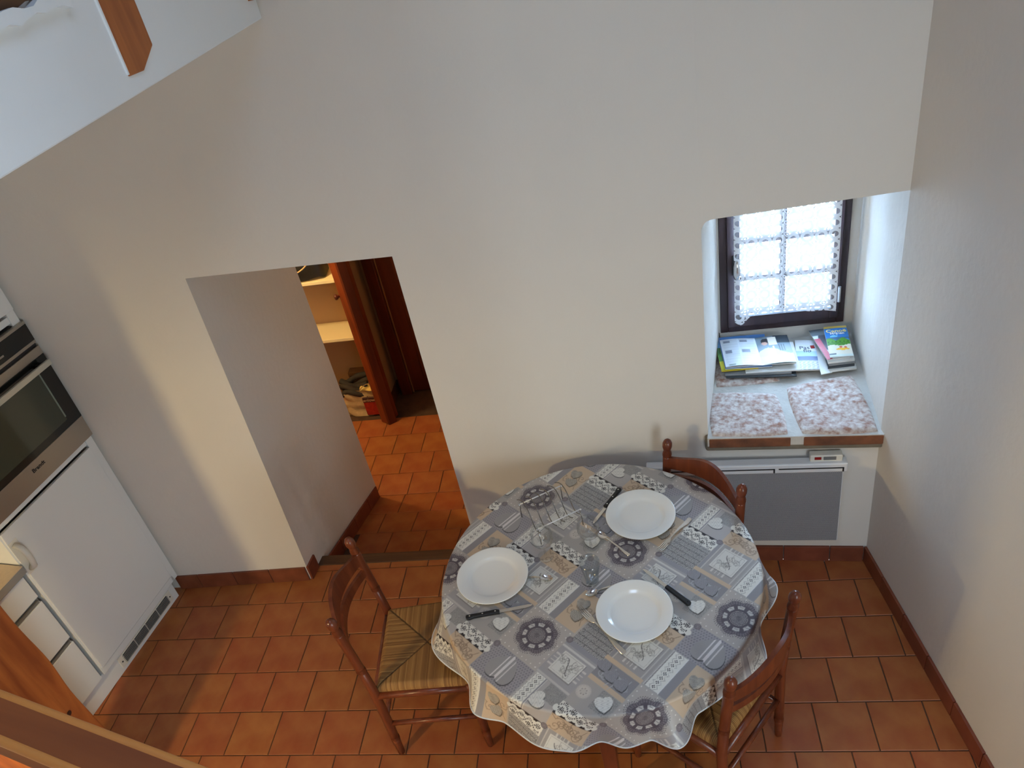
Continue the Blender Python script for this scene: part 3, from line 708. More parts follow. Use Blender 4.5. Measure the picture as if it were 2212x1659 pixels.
# ------------------------------------------------------------------ electric panel heater under the window
ha = math.atan2(2.588 - 2.638, .836)
ht = thing('panel_heater', 'white and grey electric panel heater on the wall under the window', 'heater', (-.049, 2.638, .180), ha)
HW, HH, HD = .838, .480, .042
PERF = bpy.data.materials.new('perforated_grey_sheet'); PERF.use_nodes = True
nt = PERF.node_tree; N = nt.nodes; K = nt.links; p = N['Principled BSDF']; p.inputs['Roughness'].default_value = .5
tc = N.new('ShaderNodeTexCoord'); sp = N.new('ShaderNodeSeparateXYZ'); K.new(tc.outputs['Object'], sp.inputs[0])
def hole(sx, sz):
    dx = cellc(sp.outputs[0], .0075, sx); dz = cellc(sp.outputs[2], .0075, sz)
    return mth('LESS_THAN', mth('SQRT', mth('ADD', mth('MULTIPLY', dx, dx), mth('MULTIPLY', dz, dz))), .0023)
hm = mth('MAXIMUM', hole(0, 0), hole(.5, .5))
mx = N.new('ShaderNodeMix'); mx.data_type = 'RGBA'; mx.inputs[6].default_value = rgb(188, 189, 190); mx.inputs[7].default_value = rgb(84, 87, 92); K.new(hm, mx.inputs[0]); K.new(mx.outputs[2], p.inputs['Base Color'])
MB().box(.012, HW - .012, .008, HD, .0, HH - .045).build('body', HEATW, ht, bevel=.006)
MB().box(.018, HW - .018, .002, .010, .008, HH - .050).build('front_grille', PERF, ht, bevel=.002)
MB().box(0, HW, -.004, HD, HH - .050, HH).build('top_cap', HEATW, ht, bevel=.006)
for a, b in ((.10, .545), (.56, HW - .015)):
    MB().box(a, b, -.0065, .002, HH - .026, HH - .0215).build('slot', BLACKP, ht); MB().box(b - .006, b, -.0065, .002, HH - .044, HH - .0215).build('slot', BLACKP, ht)
th_ = MB().box(.688, .818, .012, .046, HH - .01, HH + .032).build('thermostat', WPLAST, ht, bevel=.004)
MB().box(.706, .733, .0105, .0135, HH + .010, HH + .024).build('red_display', REDP, th_)
MB().box(.742, .792, .0105, .0135, HH + .008, HH + .025).build('key_panel', GREYG, th_)

# ------------------------------------------------------------------ kitchen units (turned with the left wall)
KO, KA = (-2.575, 2.645, 0), math.radians(-9.3)
def kthing(name, label, cat, group=None): return thing(name, label, cat, KO, KA, group)
tc_ = kthing('tall_cabinet', 'tall white kitchen cabinet housing the oven above an integrated fridge', 'cabinet')
mb = MB(); mb.box(-.56, -.004, -.044, -.004, .115, 2.3); mb.box(-.56, -.004, -.612, -.598, .115, 2.3); mb.box(-.56, -.01, -.598, -.03, 1.070, 1.100); mb.box(-.56, -.01, -.598, -.03, 1.735, 1.765); mb.box(-.56, -.54, -.6, -.03, .115, 2.3); mb.box(-.56, -.004, -.6, -.03, .115, .150); mb.box(-.56, -.004, -.6, -.03, 2.27, 2.3)
mb.build('carcass', WLAC, tc_, bevel=.0015)
dr = MB().box(-.012, .004, -.604, -.048, .158, 1.060).build('door', WLAC, tc_, bevel=.002)
hb = MB(); hp = [(.006, -.585, .985), (.034, -.583, .965), (.040, -.582, .935), (.040, -.582, .895), (.034, -.583, .865), (.006, -.585, .845)]
hb.tube(hp, [.012, .013, .013, .013, .013, .012], 10); hb.build('handle', WPLAST, dr, smooth=True)
MB().box(.0035, .006, -.606, -.560, .825, 1.005).build('handle_plate', WPLAST, dr, bevel=.001)
MB().box(-.012, .004, -.604, -.006, 1.782, 2.29).build('upper_door', WLAC, tc_, bevel=.002)
MB().box(-.06, -.022, -.76, -.045, 0, .114).build('plinth', WLAC, tc_, bevel=.002)
vg = MB().box(-.024, -.017, -.515, -.085, .022, .092).build('vent_frame', WPLAST, tc_, bevel=.002)
MB().box(-.0185, -.016, -.485, -.115, .030, .084).build('vent_opening', mat('vent_dark', rgb(70, 70, 68), .6), vg)
for k in range(6): MB().box(-.0175, -.012, -.487, -.113, .029 + .0095 * k, .0325 + .0095 * k).build('slat', GREYG if k else WPLAST, vg)
for k in range(5): MB().box(-.0175, -.0125, -.487 + .0925 * k, -.483 + .0925 * k, .029, .085).build('bar', WPLAST, vg)
for y in (-.50, -.10): MB().lathe([(.0001, 0), (.004, 0), (.004, .002), (.0001, .002)], 10).build('screw', BLACKP, vg).matrix_local = Matrix.Translation((-.016, y, .057)) @ Matrix.Rotation(PI / 2, 4, 'Y')

ov = kthing('oven', 'built-in black glass oven with steel trim in the tall cabinet', 'oven')
MB().box(-.5, -.01, -.594, -.047, 1.101, 1.725).build('body', BLACKP, ov)
MB().box(-.01, .012, -.598, -.002, 1.104, 1.213).build('lower_trim', STEEL, ov, bevel=.002)
dg = MB().box(-.01, .014, -.598, -.002, 1.2145, 1.560).build('door_glass', BLACKG, ov, bevel=.002)
MB().box(.0135, .0148, -.53, -.075, 1.250, 1.510).build('window', OVENWIN, dg, bevel=.001)
MB().box(.0146, .0152, -.079, -.072, 1.265, 1.505).build('reflection_strip', mat('painted_reflection', rgb(120, 132, 120), .2), dg)  # pale strip painted as a reflection in the oven glass
MB().box(-.01, .014, -.598, -.002, 1.5605, 1.600).build('door_trim', STEEL, ov, bevel=.002)
MB().box(-.012, .004, -.596, -.004, 1.601, 1.616).build('gap', BLACKP, ov)
MB().box(-.01, .012, -.598, -.002, 1.6165, 1.630).build('middle_trim', STEEL, ov, bevel=.001)
cp = MB().box(-.01, .012, -.598, -.002, 1.6305, 1.708).build('control_panel', BLACKG, ov, bevel=.001)
MB().box(.0115, .0145, -.40, -.165, 1.652, 1.660).build('control_bar', STEEL, cp)
MB().box(-.01, .012, -.598, -.002, 1.7085, 1.722).build('top_trim', STEEL, ov, bevel=.001)
hn = MB().box(.046, .060, -.576, -.026, 1.520, 1.546).build('handle', mat('pale_steel', rgb(206, 204, 190), .35, metal=.6), ov, bevel=.003)
for y in (-.06, -.54): MB().box(.012, .048, y - .014, y + .014, 1.526, 1.540).build('bracket', BLACKP, hn)
tx = text_mesh('lettering', 'Brandt', .026, BLACKP, ov, extrude=.0003, bold=.0004); tx.matrix_local = Matrix.Translation((.0128, -.308, 1.176)) @ Matrix.Rotation(PI / 2, 4, 'Z') @ Matrix.Rotation(PI / 2, 4, 'X')

du = kthing('drawer_unit', 'white base unit with three drawers beside the fridge cabinet', 'cabinet')
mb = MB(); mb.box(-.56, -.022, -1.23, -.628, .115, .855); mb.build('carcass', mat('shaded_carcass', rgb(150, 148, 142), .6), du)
for z0, z1 in ((.118, .402), (.430, .682), (.712, .838)):
    d_o = MB().box(-.022, -.002, -1.226, -.630, z0, z1).build('drawer', WLAC, du, bevel=.002)
    MB().box(-.020, -.006, -1.222, -.640, z1 + .001, z1 + .012).build('finger_pull', GREYG, d_o)
MB().box(-.06, -.022, -1.23, -.762, 0, .114).build('plinth', WLAC, du)
wt = kthing('worktop', 'beige kitchen worktop lit warm beside the oven cabinet', 'worktop')
MB().box(-.58, .022, -2.6, -.618, .858, .896).build('slab', WORKTOP, wt, bevel=.003)
MB().box(.0215, .0235, -2.6, -.619, .859, .893).build('edge_band', mat('worktop_edge', rgb(150, 146, 138), .5), wt)
du2 = kthing('base_cabinet', 'white base cabinet under the far end of the worktop', 'cabinet')
MB().box(-.56, -.022, -2.6, -1.236, .115, .856).build('carcass', WLAC, du2)
for k in range(2): MB().box(-.022, -.002, -2.59 + .675 * k, -1.925 + .675 * k, .118, .838).build('door', WLAC, du2, bevel=.002)
MB().box(-.06, -.03, -2.6, -1.236, 0, .114).build('plinth', WLAC, du2)

# ------------------------------------------------------------------ wooden post, gallery rail, pendant lamp
post = thing('wooden_post', 'rough vertical wooden post in the lower left corner before the drawers', 'post', (-2.395, 1.47, 0))
POSTW = wood('rough_post_wood', rgb(212, 124, 58), rgb(150, 76, 34), 2, .55, 8)
V_ = []; nz_ = 60
rg = random.Random(11)
prev = [0] * 4
mb = MB(); vs = []; fs = []
for i in range(nz_ + 1):
    z = 2.684 * i / nz_
    w = .002 * math.sin(z * 9) + .0012 * math.sin(z * 23 + 1)
    for k, (x, y) in enumerate(((-.18, -.13), (.12, -.13), (.12, .125), (-.18, .125))):
        vs.append((x + (w if x > 0 else -w), y + .004 * math.sin(z * 14 + k), z))
for i in range(nz_):
    for k in range(4): fs.append((i * 4 + k, i * 4 + (k + 1) % 4, i * 4 + 4 + (k + 1) % 4, i * 4 + 4 + k))
fs += [(3, 2, 1, 0), tuple(nz_ * 4 + k for k in range(4))]
mb.add(vs, fs); mb.build('shaft', POSTW, post, bevel=.008)
MB().lathe([(.0001, 0), (.010, 0), (.010, .003), (.0001, .003)], 12).build('knot', mat('knot', rgb(70, 36, 20), .6), post).matrix_local = Matrix.Translation((.121, .055, .62)) @ Matrix.Rotation(PI / 2, 4, 'Y')

# handrail of the gallery, level, close below the camera
ra, rb = Vector((-1.336, .604, 2.40)), Vector((.414, .064, 2.40))
rl = thing('handrail', 'varnished wooden handrail close to the viewer in the lower left corner', 'railing', tuple((ra + rb) / 2), math.atan2(rb.y - ra.y, rb.x - ra.x))
Lr = (rb - ra).length / 2
V2 = [(-.022, -.040), (-.022, -.005), (-.016, 0), (.016, 0), (.022, -.005), (.022, -.040), (.016, -.046), (-.016, -.046)]
MB().extr([(-Lr, y, z) for y, z in V2], (2 * Lr, 0, 0)).build('rail', RAILW, rl, bevel=.004, seg=3)
EDGEW = wood('lit_worn_rail_edge', rgb(206, 134, 62), rgb(178, 106, 46), 0, .5, 9, .3)  # lighter wood colour paints in the lit bevels together with wear
for sy in (-1, 1): MB().tube([(-Lr, sy * .0185, -.0042), (Lr, sy * .0185, -.0042)], .0052, 10).build('lit_worn_edge', EDGEW, rl, smooth=True)
for s in (-1, 1): MB().box(s * Lr - .04, s * Lr + .04, -.04, .04, -2.4, .28 if s < 0 else .05).build('newel', RAILW, rl, bevel=.004)

pd = thing('pendant_lamp', 'warm kitchen pendant lamp hanging low from the kitchen ceiling', 'lamp', (-2.40, -.10, 1.58))
MB().tube([(0, 0, .14), (0, 0, 1.104)], .003, 6).build('cord', BLACKP, pd)
MB().lathe([(.03, .14), (.05, .13), (.16, .02), (.165, .0), (.158, .0), (.152, .018), (.044, .122), (.03, .13)], 28, close=False).build('shade', mat('lamp_shade', rgb(210, 190, 160), .6), pd, smooth=True)
MB().ball((0, 0, .045), .035, 14, 10).build('bulb', GLOBE, pd, smooth=True)
light('pendant_light', 'POINT', (-2.40, -.10, 1.588), 128, (1, .75, .35), shadow_soft_size=.05)

# ------------------------------------------------------------------ dining table
TC = (-.255, 1.990); TR = .588; TZ = .752
tb = thing('dining_table', 'round wooden dining table under the patchwork oilcloth', 'table', (TC[0], TC[1], 0))
MB().lathe([(.001, TZ - .030), (TR - .012, TZ - .030), (TR - .004, TZ - .024), (TR - .004, TZ - .006), (TR - .010, TZ - .001), (.001, TZ - .001)], 72).build('tabletop', CHAIRW, tb, smooth=True, angle=30)
mb = MB(); mb.lathe([(.43, .64), (.45, .64), (.45, .722), (.43, .722)], 48, close=False); mb.build('apron', CHAIRW, tb)
for a in (-90, 0, 90, 180):
    x, y = .47 * math.cos(math.radians(a)), .47 * math.sin(math.radians(a))
    MB().add([(x + sx * w, y + sy * w, z) for z, w in ((0, .019), (.55, .03), (.722, .03)) for sx, sy in ((-1, -1), (1, -1), (1, 1), (-1, 1))],
             [(3, 2, 1, 0), (8, 9, 10, 11)] + [(i * 4 + k, i * 4 + (k + 1) % 4, i * 4 + 4 + (k + 1) % 4, i * 4 + 4 + k) for i in range(2) for k in range(4)]).build('leg', CHAIRW, tb, bevel=.003)

# ---- the printed pattern of the cloth: one repeat, drawn in metres
L = .489; NP = 1100; px = L / NP
g = (np.arange(NP) + .5) * px
SS, TT = np.meshgrid(g, g)
IMG = np.ones((NP, NP, 3)) * np.array((184, 177, 168.))
def D(c, cc): return (c - cc + L / 2) % L - L / 2
def over(mask, col, k=1.):
    a = (mask * k)[..., None] if mask.dtype != bool else (mask.astype(float) * k)[..., None]
    IMG[...] = IMG * (1 - a) + np.array(col, float) * a
def rect(s0, s1, t0, t1): return (np.abs(D(SS, (s0 + s1) / 2)) < (s1 - s0) / 2) & (np.abs(D(TT, (t0 + t1) / 2)) < (t1 - t0) / 2)
def win(s, t, r):
    i = (np.arange(int((t - r) / px), int((t + r) / px) + 2)) % NP; j = (np.arange(int((s - r) / px), int((s + r) / px) + 2)) % NP
    ix = np.ix_(i, j); return ix, D(SS[ix], s), D(TT[ix], t)
def dot(s, t, r, col, k=1., e=1., ang=0):
    ix, a, b = win(s, t, r * max(1, 1 / e) + .001); c, n_ = math.cos(ang), math.sin(ang)
    m = (((a * c + b * n_) / r) ** 2 + ((-a * n_ + b * c) / (r * e)) ** 2 < 1)[..., None] * k
    IMG[ix] = IMG[ix] * (1 - m) + np.array(col, float) * m
def line(pts, r, col, k=1.):
    for (a, b), (c, d) in zip(pts[:-1], pts[1:]):
        n_ = max(2, int(math.hypot(c - a, d - b) / (r * .7)))
        for q in range(n_): dot(a + (c - a) * q / n_, b + (d - b) * q / n_, r, col, k)
def heartm(s, t, size, ang):
    ix, a, b = win(s, t, size * 1.5); c, n_ = math.cos(ang), math.sin(ang)
    x = (a * c + b * n_) / size; y = (-a * n_ + b * c) / size + .15
    return ix, ((x * x + y * y - 1) ** 3 - x * x * y ** 3 < 0), x, y
def heart(s, t, size, ang, col, shadow=True, tex=None):
    if shadow:
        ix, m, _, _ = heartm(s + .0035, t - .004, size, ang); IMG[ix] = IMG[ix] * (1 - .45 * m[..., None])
    ix, m, x, y = heartm(s, t, size, ang); m = m[..., None]
    C_ = np.ones(m.shape[:2] + (3,)) * np.array(col, float)
    if tex is not None: C_ = C_ * tex(x, y)[..., None]
    IMG[ix] = IMG[ix] * (1 - m) + C_ * m
WH, TAUPE, TAN, DARK, PUR, GR, LG = (226, 224, 215), (182, 175, 166), (200, 178, 152), (46, 40, 42), (160, 156, 158), (148, 145, 147), (172, 168, 164)
rng = np.random.RandomState(5)
def noise2(k, seed):
    rs = np.random.RandomState(seed); gg = rs.rand(k, k); i = SS / L * k; j = TT / L * k
    i0 = i.astype(int) % k; j0 = j.astype(int) % k; fi = i % 1; fj = j % 1; i1 = (i0 + 1) % k; j1 = (j0 + 1) % k
    return (gg[j0, i0] * (1 - fi) + gg[j0, i1] * fi) * (1 - fj) + (gg[j1, i0] * (1 - fi) + gg[j1, i1] * fi) * fj
FINE = noise2(260, 1); MID = noise2(120, 2)
def scroll(s, t, r, turn, col, rr=.0015, k=.5, flip=1):
    pts = []
    for q in range(40):
        u = q / 39; a = turn + flip * u * 8.2; rad = r * (1 - u) ** .9 + .0012
        pts.append((s + rad * math.cos(a), t + rad * math.sin(a)))
    line(pts, rr, col, k)
    line([(s + r * math.cos(turn) * q_, t + r * math.sin(turn) * q_ - flip * .010 * (q_ - 1)) for q_ in (1, 1.3, 1.7, 2.1)], rr, col, k)
    for q in (2, 6, 10): dot(pts[q][0] + .004 * math.cos(q), pts[q][1] + .004 * math.sin(q), .003, col, k * .9, .45, turn + q)
def scrolls(s0, s1, t0, t1, col, n, seed, r=.016, k=.6):
    rs = random.Random(seed)
    for q in range(n):
        scroll(s0 + (s1 - s0) * (.15 + .7 * ((q + .5) / n)), t0 + (t1 - t0) * rs.uniform(.25, .75), r * rs.uniform(.8, 1.2), rs.uniform(0, 6), col, k=k, flip=rs.choice((-1, 1)))
def fur(m, c1, c2): over(m, c1); over(m & (np.sin(FINE * 28 + MID * 16) > .2), c2, .8)
# --- column one: doily square, zig-zag and tan strip, striped heart
for a, b in ((-.095, .097),):
    over(rect(a, b, -.10, .087), (180, 173, 166))
    for q in range(9):
        for s_, t_ in ((a + .008 + q * .0215, -.093), (a + .008 + q * .0215, .080), (a + .008, -.093 + q * .0215), (b - .010, -.093 + q * .0215)): dot(s_, t_, .0022, (228, 226, 218))
    over(rect(a, b, -.234, -.105), PUR)
    for i in range(20):
        for j in range(13): dot(a + .006 + i * .0100 + (j % 2) * .005, -.230 + j * .0100, .0027, (124, 119, 128), .85)
    def stripes(x, y):
        v = (x * 2.2) % 1
        return np.where((np.abs(x + .05) < .10) | (np.abs(x - .28) < .05), 1.5, np.where(np.abs(x + .38) < .05, 1.42, 1.08))
    heart(.004, -.164, .050, PI, (146, 143, 142), True, stripes)
    over(rect(a, b, .087, .255), LG)
    over(rect(-.083, -.033, .092, .252), WH); over(rect(-.031, .0, .09, .255), GR); over(rect(-.033, -.030, .09, .255), (228, 226, 222))
    over(rect(0, b, .09, .255), TAN)
def zig(s0, s1, t0, t1):
    m = (s0 + s1) / 2; n_ = int((t1 - t0) / .019); st = (t1 - t0) / n_
    for q in range(n_):
        tc = t0 + (q + .5) * st; sc = m
        for da, db in ((-.0042, 0), (.0042, 0), (0, -.0042), (0, .0042)): dot(sc + da, tc + db, .0021, DARK)
        for e in range(6):
            u = e / 6
            for sg in (-1, 1): dot(sc + sg * (.0155 - .009 * abs(2 * u - 1)), tc + (u - .5) * st, .0010, DARK)
    for q in range(int((t1 - t0) / .004)): dot(s0 - .001, t0 + q * .004, .0011, DARK, .9); 
zig(-.083, -.033, .094, .252)
over(rect(-.090, -.0885, .09, .255), (226, 224, 218))
scrolls(.004, .095, .10, .25, (152, 132, 112), 6, 3, .018)
heart(.036, .200, .022, .3, (158, 152, 142), True, lambda x, y: .85 + .35 * (np.sin(x * 31 + 5 * np.sin(y * 19)) > 0)); heart(.052, .150, .022, .5, (158, 152, 142), True, lambda x, y: .85 + .35 * (np.sin(x * 31 + 5 * np.sin(y * 19)) > 0))
# doily
ix, a, b = win(0, 0, .092); rr_ = np.hypot(a, b); th = np.arctan2(b, a)
def dset(m, c, k=1.): IMG[ix] = IMG[ix] * (1 - (m * k)[..., None]) + np.array(c, float) * (m * k)[..., None]
PD = (84, 76, 84)
sc8 = np.abs(np.cos(4 * th)); edge = .066 + .008 * sc8
dset((rr_ < edge) & (rr_ > .030), PD, .92)
dset((rr_ < edge - .002) & (rr_ > edge - .014) & (np.sin(rr_ * 1900) + .8 * np.sin(th * 48) > .2), (150, 142, 144), .8)
dset((rr_ > .0295) & (rr_ < .052) & (np.abs(np.sin(4 * th)) > .55) & (np.abs(rr_ - .046) < .007), (196, 192, 186))
for q in range(8): dot(.0455 * math.cos(q * PI / 4 + .39), .0455 * math.sin(q * PI / 4 + .39), .0075, (198, 194, 188))
for q in range(8): line([(.0455 * math.cos(q * PI / 4 + .39) - .006, .0455 * math.sin(q * PI / 4 + .39)), (.0455 * math.cos(q * PI / 4 + .39) + .006, .0455 * math.sin(q * PI / 4 + .39) + .003)], .0008, PD)
dset(rr_ < .0275, (150, 145, 143)); dset((rr_ < .0275) & (np.sin(th * 16) * np.sin(rr_ * 900) > .1), PD, .85); dset((rr_ < .010) & (np.cos(th * 8) > .2), PD, .9); dset((np.abs(rr_ - .0275) < .0009), PD)
for q in range(64):
    a_ = q * 2 * PI / 64; e_ = .066 + .008 * abs(math.cos(4 * a_))
    dot((e_ + .003) * math.cos(a_), (e_ + .003) * math.sin(a_), .0016, PD); dot((e_ + .0080) * math.cos(a_ + .05), (e_ + .0075) * math.sin(a_ + .05), .0016, PD, .95)
# --- column two: letter card, cable knit, lace, zig-zag with white heart
def card(s0, s1, t0, t1, along_s):
    cs, ct = (s0 + s1) / 2, (t0 + t1) / 2
    for q, w in enumerate((.007, .003, .003, .007)):
        o_ = [-.026, -.010, .004, .020][q]
        if along_s: over(rect(s0 - .019, s1 + .019, ct + o_ - w / 2, ct + o_ + w / 2), (214, 210, 202), .85)
        else: over(rect(cs + o_ - w / 2, cs + o_ + w / 2, t0 - .020, t1 + .020), (214, 210, 202), .85)
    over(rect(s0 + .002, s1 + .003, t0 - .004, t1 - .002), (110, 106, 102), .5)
    over(rect(s0, s1, t0, t1), (216, 214, 206)); m = rect(s0 + .007, s1 - .007, t0 + .007, t1 - .007)
    over(rect(s0 + .006, s1 - .006, t0 + .006, t1 - .006) & ~m, (150, 146, 140), .8)
    rs = random.Random(int(s0 * 1000))
    for q in range(13): scroll(cs + rs.uniform(-.033, .033), ct + rs.uniform(-.030, .030), .011, rs.uniform(0, 6), (150, 146, 140), .0007, .8, rs.choice((-1, 1)))
    pts = [(cs - .022 + .044 * u, ct + .026 * math.cos(PI * u) + .004 * math.sin(6 * u)) for u in np.linspace(0, 1, 20)] if along_s else [(cs + .02 * math.cos(PI * u), ct - .026 + .052 * u) for u in np.linspace(0, 1, 20)]
    line(pts, .0014, (96, 90, 88), .9)
over(rect(.097, .245, -.10, .066), (166, 162, 162)); over(rect(.097, .245, .030, .038), (206, 204, 198)); over(rect(.097, .245, .046, .066), (150, 149, 154)); over(rect(.097, .245, -.098, -.090), (200, 197, 190), .8)
card(.121, .217, -.067, .021, True)
cab = rect(.105, .243, .066, .191); over(cab, (205, 203, 198))
u = (TT * 44) % 1; chev = np.sin((SS * 1 + np.where(u < .5, u, 1 - u) * .017) * 1250); over(cab & (chev + .9 * (FINE - .5) > .05), (66, 64, 68), .9); over(cab & (np.abs(u - .5) < .04), (66, 64, 68), .8)
def lace(s0, s1, t0, t1, up):
    over(rect(s0, s1, t0, t1), WH); m = (t0 + t1) / 2; w = (t1 - t0)
    if up: over(rect(s0, s1, t1 - .016, t1), DARK)
    else: over(rect(s0, s1, t0, t0 + .014), DARK)
    n_ = 4; st = (s1 - s0) / n_; sg = 1 if up else -1
    bm = m - sg * .006
    # scalloped white edge over the dark band
    for q in range(n_ * 2 + 1): dot(s0 + q * st / 2, bm + sg * .012 + sg * .008 * (q % 2), .012, WH)
    for q in range(n_):
        c_ = s0 + (q + .5) * st; tt = bm + (.007 if q % 2 else -.005)
        for p_ in range(6): dot(c_ + .0052 * math.cos(p_ * PI / 3), tt + .0052 * math.sin(p_ * PI / 3), .0033, DARK, 1, .5, p_ * PI / 3)
    for ph in (0, PI):
        for off_ in (0, .0068):
            k_ = int((s1 - s0) / .0054)
            for q in range(k_):
                x_ = s0 + q * .0054; dot(x_, bm + (.0125 + off_) * math.sin(2 * PI * (x_ - s0) / (2 * st) + ph) , .0020, DARK)
    for q in range(int((s1 - s0) / .006)): dot(s0 + q * .006, m - sg * (w / 2 - .004), .0009, (130, 126, 126))
lace(.105, .243, .191, .249, True)
over(rect(.097, .245, .249, .389), (178, 173, 170)); over(rect(.103, .146, .250, .389), WH); over(rect(.146, .151, .250, .389), (150, 147, 150)); over(rect(.151, .153, .25, .389), WH)
zig(.106, .146, .252, .388)
fur(rect(.170, .245, .330, .389), (168, 166, 162), (118, 116, 116))
heart(.173, .315, .026, -.9, (224, 222, 214), True, lambda x, y: 1 - .10 * (np.sin(x * 9 + 4 * np.sin(y * 7)) > .6))
# --- column three: ring and heart, grey hearts, letter card, tan scrolls, lace
over(rect(.245, .394, -.119, .012), (170, 165, 160)); over(rect(.245, .394, -.006, .012), TAN)
for q in range(14): dot(.272 + .018 * math.cos(q * PI / 7), -.054 + .018 * math.sin(q * PI / 7), .0085, (204, 198, 188), .5)
dot(.272, -.054, .018, (200, 194, 184), .8)
for q in range(7): dot(.272 + .011 * math.cos(q * 2 * PI / 7), -.054 + .011 * math.sin(q * 2 * PI / 7), .0022, (150, 142, 136))
fur(rect(.318, .390, -.085, -.008), (176, 174, 168), (112, 110, 110))
heart(.353, -.048, .026, .75, (226, 225, 218), True, lambda x, y: 1 - .10 * (np.sin(x * 9 + 4 * np.sin(y * 7)) > .6))
over(rect(.245, .392, .012, .084), (142, 140, 143)); scrolls(.245, .392, .014, .08, (178, 178, 182), 8, 8, .016, .7)
for q, (s_, t_) in enumerate(((.262, .062), (.305, .045), (.350, .040))): heart(s_, t_, .0215, .8, (142, 141, 146), True, lambda x, y: .86 + .3 * (np.sin(x * 26 + 6 * np.sin(y * 15)) > 0))
over(rect(.24, .394, .084, .101), TAN)
over(rect(.245, .394, .101, .249), (164, 159, 156)); over(rect(.245, .258, .101, .249), (152, 150, 152)); over(rect(.259, .263, .101, .249), (196, 192, 186)); over(rect(.380, .385, .101, .249), (190, 186, 180))
card(.275, .371, .131, .233, False)
over(rect(.245, .394, .249, .317), TAN); scrolls(.245, .394, .252, .312, (150, 128, 108), 9, 21, .017, .65)
lace(.243, .392, .317, .370, False)
for s_, t_ in ((.243, .245), (.102, .062), (-.086, -.112)):
    dot(s_, t_, .0125, (112, 104, 108)); dot(s_, t_, .0095, (142, 134, 136))
    for q in range(8): dot(s_ + .006 * math.cos(q * PI / 4), t_ + .006 * math.sin(q * PI / 4), .0022, (96, 88, 92), 1, .4, q * PI / 4)
# soften to the weave
for ax in (0, 1): IMG = (np.roll(IMG, 1, ax) + IMG + np.roll(IMG, -1, ax)) / 3
PAT = nlin(np.clip(IMG, 0, 255)) * .98

# ---- cloth surface
hemtab = [(-180, .612), (-161, .668), (-143, .598), (-131.5, .655), (-122, .612), (-107, .640), (-99, .632), (-90, .588), (-82, .616), (-75, .606), (-68.3, .672), (-57, .586), (-45, .592), (-31, .645), (-16, .588), (0, .652), (12, .612), (24, .598), (40, .612), (50, .616), (62, .600), (76, .612), (95, .636), (115, .612), (135, .634), (155, .610), (168, .622)]
ha_ = np.radians([a for a, _ in hemtab]); hr_ = np.array([r for _, r in hemtab])
def smooth_periodic(phi):
    xp = np.concatenate([ha_[-1:] - 2 * PI, ha_, ha_[:1] + 2 * PI]); fp = np.concatenate([hr_[-1:], hr_, hr_[:1]])
    i = np.clip(np.searchsorted(xp, phi) - 1, 0, len(xp) - 2); t = (phi - xp[i]) / (xp[i + 1] - xp[i]); t = t * t * (3 - 2 * t)
    return fp[i] * (1 - t) + fp[i + 1] * t
RO, LD = .592, .150
CZ = .7545
def cloth_pos(u, v):
    r = np.hypot(u, v); phi = np.arctan2(v, u)
    e = np.clip(r - (RO - .008), 0, None); t = e / (LD + .008)
    rh = smooth_periodic(phi)
    be = .010                                        # soft bend radius
    ang = np.clip(e / be, 0, PI / 2 * .93)
    rb_ = RO - .008 + be * np.sin(ang); zb_ = CZ - be * (1 - np.cos(ang))
    e2 = np.clip(e - be * PI / 2 * .93, 0, None); t2 = e2 / (LD - .006)
    R_ = rb_ + (rh - RO - .002) * t2 ** 1.25
    drop = np.sqrt(np.clip(e2 ** 2 - ((rh - RO - .002) * t2 ** 1.25) ** 2 * .9, 0, None))
    Z_ = zb_ - drop
    rr = np.where(e > 0, R_, r)
    zz = np.where(e > 0, Z_, CZ)
    k = rr / np.maximum(r, 1e-9)
    return np.stack([u * k, v * k, zz], -1)
pitch = .00215; RM = RO + LD
n_ = int(RM / pitch) + 1
ax_ = np.arange(-n_, n_ + 1) * pitch
UU, VV = np.meshgrid(ax_, ax_); inside = np.hypot(UU, VV) < RM
idx = -np.ones(UU.shape, int); idx[inside] = np.arange(inside.sum())
q4 = np.stack([idx[:-1, :-1], idx[:-1, 1:], idx[1:, 1:], idx[1:, :-1]], -1).reshape(-1, 4); q4 = q4[(q4 >= 0).all(1)]
uu, vv = UU[inside], VV[inside]
an = math.radians(-41.6); X_, Y_ = uu + TC[0] + .464, vv + TC[1] - 1.707
s_ = X_ * math.cos(an) + Y_ * math.sin(an); t_ = -X_ * math.sin(an) + Y_ * math.cos(an)
colr = PAT[(np.floor(t_ / px).astype(int)) % NP, (np.floor(s_ / px).astype(int)) % NP]
pos = cloth_pos(uu, vv)
# bind the jagged grid rim to the hem line
cl = thing('tablecloth', 'grey patchwork oilcloth with hearts, lace and doily prints on the round table', 'tablecloth', (TC[0], TC[1], 0))
OIL = attrmat('printed_oilcloth', .42, .42, 0)
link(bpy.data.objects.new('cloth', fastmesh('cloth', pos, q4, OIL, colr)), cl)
ph = np.linspace(-PI, PI, 721)[:-1]; hp = cloth_pos((RM - .0012) * np.cos(ph), (RM - .0012) * np.sin(ph))
mb = MB(); pts = [tuple(p) for p in hp] + [tuple(hp[0])]; mb.tube(pts, .0028, 6, cap=False); mb.build('white_hem', mat('white_hem', rgb(222, 222, 220), .5), cl, smooth=True)
TTOP = CZ + .0006

